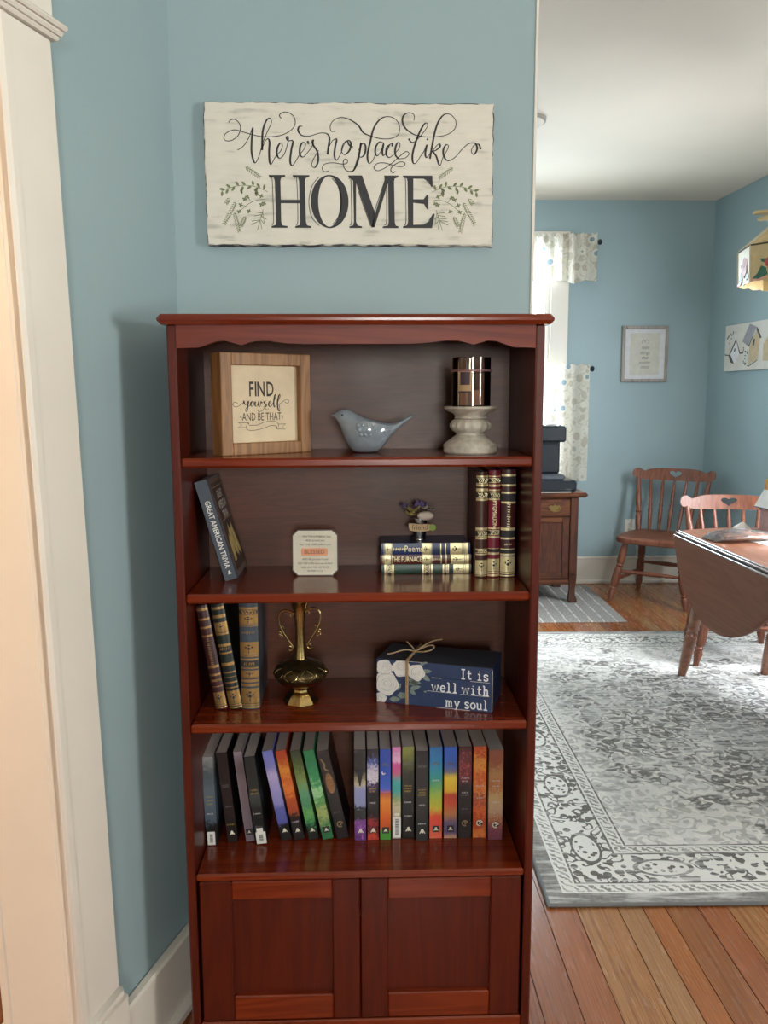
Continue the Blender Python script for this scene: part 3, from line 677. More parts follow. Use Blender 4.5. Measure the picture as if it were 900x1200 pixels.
# --- second shelf: leaning trivia book
tv = thing('trivia_book', 'navy paperback titled great american trivia leaning against bookcase side', 'book', (-.279, 1.705, S2+.0005), (0, R(-15.6), R(0)))
TT, TH, TD = .0275, .212, .15
NAVY = pm('slate_navy_cover', '#444c58', .45)
ob('cover', MB().box(0, .001, 0, TD, 0, TH).box(TT-.001, TT, 0, TD, 0, TH).box(0, TT, 0, .001, 0, TH), NAVY, tv)
ob('page_block', MB().box(.001, TT-.001, .001, TD-.001, .0005, TH-.0005), PAGES, tv)
SPV = T(TT/2, -.0003, TH*.46) @ FRONT @ Matrix.Rotation(-math.pi/2, 4, 'Z')
ob('spine_title', MB().text('GREAT AMERICAN TRIVIA', .0155, SPV, .80, 0, bold=.012), PAPER, tv)
ob('spine_emblem', MB().prism([(-.004, -.004), (.001, -.004), (.0045, -.003), (.001, 0), (.002, .0045), (-.002, .003)], 0, .0004, T(TT*.55, 0, .016) @ FRONT), PAPER, tv)
SIDEX = Matrix(((0, 0, 1, 0), (1, 0, 0, 0), (0, 1, 0, 0), (0, 0, 0, 1)))     # plane x,y -> world y,z facing +x
CM = T(TT+.0003, TD/2, TH/2) @ SIDEX
ob('front_panel', MB().box(TT, TT+.0003, .010, TD-.004, .005, TH-.005), pm('bronze_cover_border', '#6b4c3c', .45, .2), tv)
ob('front_panel', MB().box(TT, TT+.0005, .017, TD-.011, .012, TH-.012), pm('black_brown_cover', '#2a201d', .45), tv)
g = MB()
for k, (tx, sx) in enumerate((('GREAT', .8), ('AMERICAN', .72), ('TRIVIA', .8))): g.text(tx, .024, CM @ T(.003, .066-k*.022, .0006), sx)
ob('cover_title', g, pm('silver_print', '#cfc5ba', .45), tv)
g = MB()
for z in (.083, .012): g.box(TT+.0005, TT+.0008, .022, TD-.016, TH/2+z, TH/2+z+.0016)
ob('cover_rule', g, pm('copper_rule', '#8a6a52', .4), tv)
GM = pm('ochre_photo_print', '#a8925c', .5, var=.35, vscale=90)
g = MB(); pts_ = [(-.045, -.075), (-.045, -.03), (-.037, -.018), (-.032, -.03), (-.02, -.012), (-.014, .004), (-.008, -.012), (.004, -.008), (.014, -.012), (.022, 0), (.028, -.01), (.034, -.03), (.044, -.05), (.046, -.075), (.03, -.066), (.022, -.05), (.014, -.075), (-.004, -.062), (-.012, -.045), (-.024, -.075)]
g.prism(pts_, .0005, .0009, CM)
ob('cover_picture', g, GM, tv)
# --- blessing tile
bt = thing('blessing_tile', 'small square cream tile with clipped corners and copper blessed plate', 'plaque', (-.0955, 1.752, S2), (R(-7), 0, 0))
def octo(w, h, k): return [(-w+k, -h), (w-k, -h), (w, -h+k), (w, h-k), (w-k, h), (-w+k, h), (-w, h-k), (-w, -h+k)]
TM = T(0, 0, .0493) @ FRONT
ob('tile_backing', MB().prism(octo(.0485, .049, .011), -.007, -.0005, TM), pm('bronze_tile_rim', '#3a2d27', .4), bt)
tf = ob('tile_face', MB().prism(octo(.0465, .047, .0105), -.002, .0005, TM), pm('cream_tile_face', '#cfc7b6', .6), bt)
g = MB()
for tx, y, s_, it, sx in (('MAY THE LORD', .0345, .0056, 0, .9), ('AND protect you', .0262, .0066, .3, .85), ('MAY THE LORD smile on you', .0175, .0062, .15, .85), ('AND BE gracious to you', -.0135, .0062, .2, .88), ('MAY THE LORD show you his favor', -.0225, .0060, .2, .82), ('AND GIVE YOU HIS PEACE', -.0310, .0058, 0, .85), ('NUMBERS 6:24-26', -.0385, .0048, 0, .9)):
    g.text(tx, s_, TM @ T(-.008 if y == .0345 else 0, y, 0), sx, .0008, shear=it)
g.text('bless you', .0074, TM @ T(.021, .0345, 0), .9, .0008, shear=.35)
ob('lettering', g, INK, tf)
cpl = lambda w, h: [(x*w, y*h) for x, y in [(-1, -.55), (-.93, -1), (.93, -1), (1, -.55), (1, .55), (.93, 1), (-.93, 1), (-1, .55)]]
ob('copper_plate', MB().prism(cpl(.0282, .0078), .0005, .0012, TM @ T(-.001, .002, 0)).prism(cpl(.0262, .0062), .0012, .0018, TM @ T(-.001, .002, 0)), pm('copper_plate', '#b0714c', .4, .3), bt)
ob('plate_lettering', MB().text('BLESSED', .0128, TM @ T(-.001, .002, 0), .92, .0020, bold=.008), pm('brown_letter', '#5b2e1c', .5), bt)
ob('rear_strut', MB().box(-.012, .012, .004, .032, .0, .006).add([(-.012, .006, .06), (.012, .006, .06), (.012, .032, .003), (-.012, .032, .003), (-.012, .0085, .06), (.012, .0085, .06), (.012, .0345, .003), (-.012, .0345, .003)], [(0, 1, 2, 3), (7, 6, 5, 4), (0, 4, 5, 1), (3, 2, 6, 7), (0, 3, 7, 4), (1, 5, 6, 2)]), BLACK, bt)
# --- stack of three lying books: x thickness becomes height
ly = [(0, .046, .0205, .192, leather('dark_green_leather', '#1c3d33'), 'dark green gilt hardcover lying at the bottom of three stacked books', None),
      (1, .043, .0205, .195, leather('maroon_leather', '#54231f'), 'maroon gilt hardcover lying between blue and green books of stack', 'THE FURNACE'),
      (2, .045, .025, .19, leather('royal_blue_leather', '#1e2f5c'), 'royal blue gilt hardcover lying on top of book stack', 'Poems')]
z = S2+.0004
for i, x0, t, L, mt, lab, ti in ly:
    bands = [(.03, .035, 'g'), (.045, .115, 'o'), (.125, .13, 'g'), (.455, .46, 'g'), (.465, .56, 'o'), (.565, .57, 'g'), (.665, .675, 'g'), (.72, .73, 'g'), (.775, .925, 'o'), (.93, .94, 'g'), (.945, .975, 'g')]
    if i == 0: bands = [(.03, .05, 'g'), (.06, .115, 'x'), (.12, .135, 'g'), (.455, .47, 'g'), (.48, .54, 'x'), (.55, .57, 'g'), (.68, .695, 'g'), (.70, .73, 'x'), (.735, .75, 'g'), (.80, .93, 'o'), (.935, .975, 'g')]
    ti_ = [(ti, .29, .0165, True, .60)] if ti else []
    if i == 1: ti_.append((None, .62, 0, True, (.018, .005)))
    if i == 2: ti_ = [('Poems', .365, .020, True, .74), (None, .205, 0, True, (.026, .007))]
    # foot of the spine to the right: local z -> world -x, local x -> world z
    bands = [(1-b_, 1-a_, k_) for a_, b_, k_ in bands]; ti_ = [(q_[0], 1-q_[1], *q_[2:]) for q_ in ti_]
    bk = hardcover(lab, t, L, .115, mt, (x0+L, 1.764+.002*(i % 2), z), (0, R(-90), 0), bands, ti_, GOLDL, bul=.0015, group=None)
    z += t+.0003
STACKZ = z
# --- three upright at the right
def b3(lab, x, t, h, col, bands, ti, y=1.727, gilt=GOLDL): return hardcover(lab, t, h, .15, leather(lab.split()[0]+'_leather_upright', col), (x, y, S2+.0004), (0, 0, 0), bands, ti, gilt, bul=.006)
b3('chocolate brown gilt hardcover, leftmost of three upright books', .2415, .0245, .222, '#4a2a23', [(.95, .965, 'g'), (.89, .945, 'x'), (.865, .885, 'g'), (.82, .845, 'g'), (.755, .815, 'x'), (.73, .75, 'g'), (.455, .475, 'g'), (.39, .45, 'x'), (.365, .385, 'g'), (.265, .275, 'g'), (.235, .262, 'x'), (.215, .228, 'g'), (.025, .165, 'o'), (.012, .018, 'g')], [])
b3('crimson gilt hardcover titled in gold, middle of three upright books', .2675, .0245, .225, '#7c1d34', [(.94, .95, 'g'), (.885, .93, 'x'), (.85, .87, 'g'), (.81, .825, 'g'), (.735, .8, 'x'), (.725, .733, 'g'), (.455, .47, 'g'), (.40, .445, 'x'), (.37, .39, 'g'), (.27, .275, 'g'), (.24, .268, 'd'), (.215, .235, 'g'), (.04, .175, 'o'), (.01, .03, 'g')], [('PYGMALION', .595, .0125, True, .8)])
b3('burgundy gilt hardcover, rightmost of three upright books', .294, .0305, .226, '#43171c', [(.94, .96, 'g'), (.87, .935, 'd'), (.85, .868, 'g'), (.78, .8, 'g'), (.71, .775, 'd'), (.69, .708, 'g'), (.44, .465, 'g'), (.375, .438, 'd'), (.355, .373, 'g'), (.26, .27, 'g'), (.225, .258, 'd'), (.205, .222, 'g'), (.03, .195, 'o'), (.008, .02, 'g')], [(None, .575, 0, True, (.05, .008)), (None, .31, 0, False, (.014, .005))])
# --- little flower bucket on the stack
fp = thing('flower_bucket', 'tiny tin bucket of dried flowers with wooden friend tag on book stack', 'flower pot', (.130, 1.806, STACKZ))
ob('bucket', MB().lathe([(.0125, 0), (.0135, .001), (.0135, .003), (.0128, .004), (.0175, .046), (.019, .047), (.019, .0485), (.0165, .048), (.0, .044)], 24), STEEL, fp)
tag_m = T(-.001, -.0195, .030) @ FRONT
ob('wooden_tag', MB().prism([(-.024, .001), (-.022, -.006), (-.012, -.0085), (0, -.0095), (.012, -.0085), (.022, -.006), (.024, .006), (.012, .0075), (0, .007), (-.012, .0085), (-.024, .009)], -.001, .0012, tag_m), pm('pale_wood_tag', '#c9ad86', .7), fp)
ob('tag_lettering', MB().text('friend', .0155, tag_m, .95, .0015), pm('brown_tag_letter', '#6d4a2c', .6), fp)
ob('green_button', MB().lathe([(.0055, 0), (.0072, .001), (.0072, .003), (.005, .0035)], 14, T(.0265, -.0215, .030) @ FRONT @ T(0, 0, -.001)), pm('lime_button', '#7f9a35', .5), fp)
rnd = random.Random(8)
def petals(name, cx, cy_, cz, r, n, mat, tilt=.5):
    mb = MB()
    for k in range(n):
        a = 2*math.pi*k/n+rnd.uniform(-.2, .2); e = tilt+rnd.uniform(-.3, .3)
        d = Vector((math.cos(a)*math.cos(e), math.sin(a)*math.cos(e), math.sin(e))); s_ = d.cross(Vector((0, 0, 1))).normalized()*r*.28
        p = Vector((cx, cy_, cz)); up = d.cross(s_).normalized()*r*.08
        mb.add([p, p+d*r*.5+s_+up, p+d*r, p+d*r*.5-s_+up, p+d*r*.5-up], [(0, 1, 4), (4, 1, 2), (0, 4, 3), (4, 2, 3), (0, 3, 1), (1, 3, 2)])
    ob(name, mb, mat, fp, smooth=60)
LAV, YEL, IV, DKG = pm('lavender_dried', '#6f5f8e', .8), pm('chartreuse_dried', '#bdb368', .8), pm('ivory_dried', '#d9cbbb', .8), pm('dark_sprig', '#4a3f38', .8)
petals('yellow_flower', -.014, -.010, .064, .022, 10, YEL); petals('yellow_flower', -.020, -.004, .054, .018, 8, YEL)
petals('white_flower', .024, -.004, .064, .012, 8, pm('silver_dried', '#8f8a86', .7)); petals('lavender_sprig', -.032, 0, .068, .016, 8, LAV, .9); petals('lavender_sprig', -.004, .002, .066, .022, 9, LAV, 1.2); petals('lavender_sprig', .006, .006, .07, .018, 7, LAV, 1.0); petals('pale_flower', .012, .006, .066, .013, 7, IV, .8)
st_ = MB()
for k in range(11):
    a = rnd.uniform(0, 6.28); st_.tube([(0, 0, .044), (.012*math.cos(a), .008*math.sin(a), .055), (rnd.uniform(.025, .042)*math.cos(a), .02*math.sin(a), rnd.uniform(.056, .085))], [.0009, .0008, .0004], 5)
ob('stems', st_, DKG, fp)
rose = MB().sphere(.012, -.014, .0545, .0185, .010, .0100, 12, 8)
for k in range(3): rose.tube([(.012+(.015-.004*k)*math.cos(a), -.0145-.001*k+(.008-.002*k)*math.sin(a), .056+.0022*k+.0015*math.sin(2*a+k)) for a in [2*math.pi*j/14 for j in range(14)]], .0016, 5, None, True)
ob('ivory_rose', rose, IV, fp)

# ================================================================== third shelf
def lean(lab, xb, t, h, ang_, col, bands, ti, y, gilt): return hardcover(lab, t, h, .15, leather(lab.split()[0]+'_leather_third', col), (xb, y, S3+.0004), (0, R(ang_), 0), bands, ti, gilt, bul=.005)
WARM = pm('shaded_gilt', '#a27f4e', .4, .6, var=.15, vscale=90)  # gilt darkened so the shelf's shade is part of its colour
lean('plum gilt hardcover leaning left, leftmost on the third shelf', -.2995, .0232, .222, -9.2, '#3a1c22', [(.95, .975, 'g'), (.86, .88, 'g'), (.78, .80, 'g'), (.70, .718, 'g'), (.40, .425, 'g'), (.325, .345, 'g'), (.27, .29, 'x'), (.215, .225, 'g'), (.03, .165, 'o'), (.008, .02, 'g')], [(None, .56, 0, True, (.055, .007))], 1.676, WARM)
lean('black green gilt hardcover leaning left beside the plum one', -.272, .0262, .224, -8.4, '#16211f', [(.95, .975, 'g'), (.87, .9, 'g'), (.735, .83, 'o'), (.71, .73, 'g'), (.60, .625, 'g'), (.53, .545, 'g'), (.415, .445, 'g'), (.345, .36, 'g'), (.305, .31, 'g'), (.25, .262, 'g'), (.20, .212, 'g'), (.03, .175, 'o'), (.008, .02, 'g')], [(None, .58, 0, False, (.018, .007))], 1.676, WARM)
hardcover('wide slate blue gilt hardcover standing upright beside brass vase', .0375, .224, .155, leather('slate_leather', '#39434f'), (-.2475, 1.678, S3+.0004), (0, 0, 0),
          [(.945, .965, 'g'), (.9, .94, 'x'), (.8, .895, 'o'), (.785, .792, 'g'), (.5, .64, 'o'), (.465, .485, 'g'), (.41, .46, 'd'), (.385, .40, 'g'), (.3, .37, 'o'), (.26, .285, 'g'), (.22, .245, 'g'), (.035, .20, 'o'), (.01, .03, 'g')], [(None, .73, 0, False, (.026, .006)), (None, .436, 0, False, (.02, .008))], WARM, bul=.006)
# brass vase
vs_ = thing('brass_vase', 'slender engraved brass vase with two scrolled handles on third shelf', 'vase', (-.127, 1.715, S3))
ob('foot', MB().lathe([(.0365, 0), (.0375, .002), (.036, .006), (.026, .019), (.019, .025), (.0175, .029), (.019, .033), (.0175, .035)], 8), BRASS, vs_, smooth=20)
ob('body', MB().lathe([(.0175, .034), (.030, .037), (.043, .0435), (.050, .0505), (.0515, .0535)], 32), BRASS, vs_)
ob('engraved_shoulder', MB().lathe([(.0515, .0535), (.0555, .059), (.0565, .066), (.054, .073), (.045, .081), (.032, .088), (.020, .093), (.0115, .095)], 32), BRASSD, vs_)
sc_ = MB()
for k in range(10):
    a0 = 2*math.pi*k/10
    for s_ in (-1, 1):
        pp = []
        for j in range(9):
            q = j/8; zz = .062+.019*q; rr_ = .0573-.0125*q*q+.0004; a = a0+s_*(.06+.2*math.sin(math.pi*q))
            pp.append((rr_*math.cos(a), rr_*math.sin(a), zz))
        sc_.tube(pp, .0011, 5)
ob('scroll_engraving', sc_, BRASS, vs_)
ob('neck', MB().lathe([(.0135, .092), (.0122, .1), (.0098, .125), (.0088, .15), (.0098, .175), (.0125, .195), (.018, .212), (.024, .22), (.0235, .2215), (.017, .214), (.0, .2)], 24), BRASS, vs_)
for s_ in (-1, 1):
    hb = MB(); z0 = .004 if s_ > 0 else 0
    main = [(.011, .194), (.017, .1955), (.026, .200), (.036, .198), (.0425, .188), (.0425, .172), (.037, .158), (.028, .142), (.019, .128), (.0145, .121)]
    hb.tube([(s_*x, -.004, z+z0) for x, z in crom(main, 4)], .0022, 7)
    for cx, cz, r0, t0, t1 in ((.0205, .1165, .006, 1.2, 6.5), (.016, .190, .0045, -1.2, 4.2), (.0345, .1625, .004, -.5, 4.0), (.0415, .1505, .004, 1.0, 6), (.0385, .143, .0045, 0, 5.2)):
        hb.tube([(s_*(cx+(r0*(1-.55*k/12))*math.cos(t0+(t1-t0)*k/12)), -.004, cz+z0+(r0*(1-.55*k/12))*math.sin(t0+(t1-t0)*k/12)) for k in range(13)], .0014, 6)
    ob('handle', hb, BRASS, vs_)
# block of three mock books tied with twine
bk = thing('sign_block', 'navy wooden block tied with twine reading it is well with my soul', 'decor block', (.033, 1.709, S3), (0, 0, R(-18)))
BW, BD, BH = .2455, .118, .094
NV = pm('navy_chalk_paint', '#27385c', .55, var=.12, vscale=40); NVT = pm('charcoal_navy_top', '#2b3340', .6)
zz = 0
for k, hh in enumerate((.0335, .0305, .03)):
    ob('block_board', MB().box(0, BW, 0, BD, zz, zz+hh-.0004, None, .0009), NV if k < 2 else NV, bk); zz += hh
ob('block_top', MB().box(.001, BW-.001, .0012, BD-.001, zz-.0005, zz+.0003), NVT, bk)
WP = pm('white_rose_print', '#d9d7d4', .6, var=.06, vscale=120); GP = pm('grey_petal_line', '#8f8f92', .6); SG = pm('sage_leaf_print', '#76847c', .6, var=.2, vscale=90)
BM = T(0, -.0002, 0) @ FRONT
wr, gp, sl = MB(), MB(), MB()
rnd = random.Random(5)
for cx, cz, r0 in ((.018, .076, .0175), (.054, .078, .019), (.022, .042, .0255), (.087, .0715, .0175), (.009, .009, .0125)):
    pts_ = [(cx+r0*(1+.07*math.sin(5*a+cx*99))*math.cos(a), min(.0935, max(.0005, cz+r0*(1+.07*math.sin(5*a+cx*99))*math.sin(a)))) for a in [2*math.pi*k/24 for k in range(24)]]
    pts_ = [(max(.0005, x), y) for x, y in pts_]; wr.plate(pts_, .0003+.0001*(r0 < .018), BM)
    for q in (.85, .62, .42, .22):
        a0 = rnd.uniform(0, 6); gp.stroke([(max(.001, cx+r0*q*math.cos(a0+a*.62)), min(.093, cz+r0*q*math.sin(a0+a*.62))) for a in range(7)], .0005, .0009, BM, .0006)
def lf(x, y, a, L, wd): 
    p = [(0, 0), (L*.3, wd*.5), (L*.7, wd*.4), (L, 0), (L*.7, -wd*.4), (L*.3, -wd*.5)]
    sl.plate([(x+q[0]*math.cos(a)-q[1]*math.sin(a), y+q[0]*math.sin(a)+q[1]*math.cos(a)) for q in p], .0002, BM)
for x, y, a, L, wd in ((.098, .075, .1, .022, .009), (.098, .068, -.6, .022, .011), (.083, .06, -1.4, .013, .01), (.092, .087, .5, .02, .006), (.07, .044, .5, .03, .012), (.073, .032, -.6, .015, .009), (.068, .055, -.2, .03, .013), (.045, .018, .1, .026, .014), (.04, .028, .9, .022, .012), (.028, .008, .1, .024, .012), (.072, .034, .35, .026, .01), (.102, .032, 0, .008, .004)): lf(x, y, a, L, wd)
ob('rose_print', wr, WP, bk); ob('petal_lines', gp, GP, bk); ob('leaf_print', sl, SG, bk)
LET = {'I': [[(.3, 0), (.3, 1)], [(.1, 0), (.5, 0)], [(.1, 1), (.5, 1)]], 't': [[(.25, .95), (.25, .15), (.35, .02), (.52, .06)], [(.08, .62), (.5, .62)]],
       'i': [[(.3, .62), (.3, 0)], [(.12, .62), (.3, .62)], [(.1, 0), (.5, 0)], [(.29, .84), (.29, .94)]], 's': [[(.5, .5), (.42, .62), (.2, .62), (.12, .48), (.25, .36), (.42, .28), (.5, .14), (.4, 0), (.2, 0), (.1, .14)]],
       'w': [[(.02, .62), (.18, 0), (.35, .6), (.52, 0), (.68, .62)], [(-.08, .62), (.14, .62)], [(.56, .62), (.78, .62)]], 'e': [[(.1, .33), (.52, .33), (.48, .55), (.32, .64), (.14, .52), (.08, .3), (.16, .06), (.34, 0), (.52, .1)]],
       'l': [[(.3, 1), (.3, 0)], [(.12, 1), (.3, 1)], [(.1, 0), (.5, 0)]], 'h': [[(.15, 1), (.15, 0)], [(.0, 1), (.15, 1)], [(.0, 0), (.28, 0)], [(.15, .42), (.28, .62), (.42, .6), (.48, .45), (.48, 0)], [(.36, 0), (.62, 0)]],
       'm': [[(.08, .62), (.08, 0)], [(-.04, .62), (.08, .62)], [(-.04, 0), (.18, 0)], [(.08, .42), (.2, .63), (.32, .55), (.34, 0)], [(.34, .42), (.46, .63), (.58, .55), (.6, 0)], [(.26, 0), (.44, 0)], [(.52, 0), (.72, 0)]],
       'y': [[(.1, .62), (.32, .05)], [(.54, .62), (.3, -.05), (.2, -.28), (.05, -.28)], [(.0, .62), (.2, .62)], [(.44, .62), (.64, .62)]], 'o': [[(.3+.24*math.cos(2*math.pi*k/10), .31+.31*math.sin(2*math.pi*k/10)) for k in range(11)]],
       'u': [[(.12, .62), (.12, .15), (.22, 0), (.36, .02), (.48, .2)], [(.48, .62), (.48, 0), (.62, 0)], [(.0, .62), (.12, .62)], [(.36, .62), (.48, .62)]]}
lt = MB(); sz = .0195
for word, xr, yb in (('It is', .239, .0675), ('well with', .239, .036), ('my soul', .239, .0055)):
    adv = [(.42 if ch == ' ' else .86 if ch in 'mw' else .66)*sz for ch in word]; x = xr-sum(adv)
    for ch, a in zip(word, adv):
        for p in LET.get(ch, []): lt.stroke([(x+q[0]*sz, yb+q[1]*sz) for q in p], .0027, None, BM, .0003, n=4, smooth=len(p) > 4 and ch != 'w')
        x += a
ob('lettering', lt, pm('white_letter_paint', '#e4e6ea', .6), bk)
wl = MB()
for (x0, x1, z) in ((.12, .14, .0635), (.11, .17, .034), (.18, .24, .0335), (.05, .11, .0935), (.2, .24, .063), (.13, .2, .0005)): wl.box(x0, x1, -.0003, 0, z, z+.0007)
wl.box(BW-.0006, BW+.0002, -.0003, .001, .004, .09)
ob('worn_edge', wl, WP, bk)
TWN = pm('jute_twine', '#a88c6c', .85, var=.2, vscale=300, bump=.5, bscale=500)
tx_ = .0665
ob('twine', MB().tube([(tx_-.0015, -.002, 0.001), (tx_-.0015, -.002, BH+.001), (tx_-.0012, .002, BH+.0025), (tx_, BD-.002, BH+.0025), (tx_, BD+.002, BH), (tx_, BD+.002, .001)], .0016, 6).tube([(tx_+.0018, -.002, 0.001), (tx_+.0018, -.002, BH+.001), (tx_+.0018, .002, BH+.0025), (tx_+.002, BD-.002, BH+.0025)], .0016, 6), TWN, bk)
kx, ky, kz = tx_+.004, .055, BH+.005
ob('twine_bow', MB().tube(crom([(kx, ky, kz), (kx-.02, ky-.006, kz+.004), (kx-.045, ky-.022, kz-.001), (kx-.055, ky-.026, kz-.002)], 4), .0015, 6)
   .tube(crom([(kx, ky, kz), (kx+.018, ky-.008, kz+.003), (kx+.036, ky-.006, kz+.008), (kx+.04, ky+.004, kz+.014), (kx+.026, ky+.006, kz+.013), (kx, ky, kz)], 4), .0016, 6)
   .tube(crom([(kx, ky, kz), (kx+.016, ky+.004, kz+.012), (kx+.035, ky+.012, kz+.022), (kx+.055, ky+.018, kz+.026)], 4), .0014, 6)
   .tube(crom([(kx, ky, kz), (kx-.008, ky+.004, kz+.008), (kx-.022, ky+.012, kz+.016)], 4), .0015, 6).sphere(kx, ky, kz, .004, .0035, .003, 8, 6), TWN, bk)

# ================================================================== bottom shelf paperbacks
K = '#17181b'
def A_(n, stops, **k): return art('cover_art_'+n, stops, **k)
EMB = pm('emblem_cream', '#d8d3c0', .5); EMBG = pm('emblem_gold', '#9c8660', .45, .3); TGOLD = pm('gold_title_print', '#b59a4a', .45, .2); TWHITE = pm('white_title_print', '#cfcdd2', .5)
STK = pm('white_sticker', '#dcdad6', .6); FADE = pm('faint_print', '#6a6a70', .5)
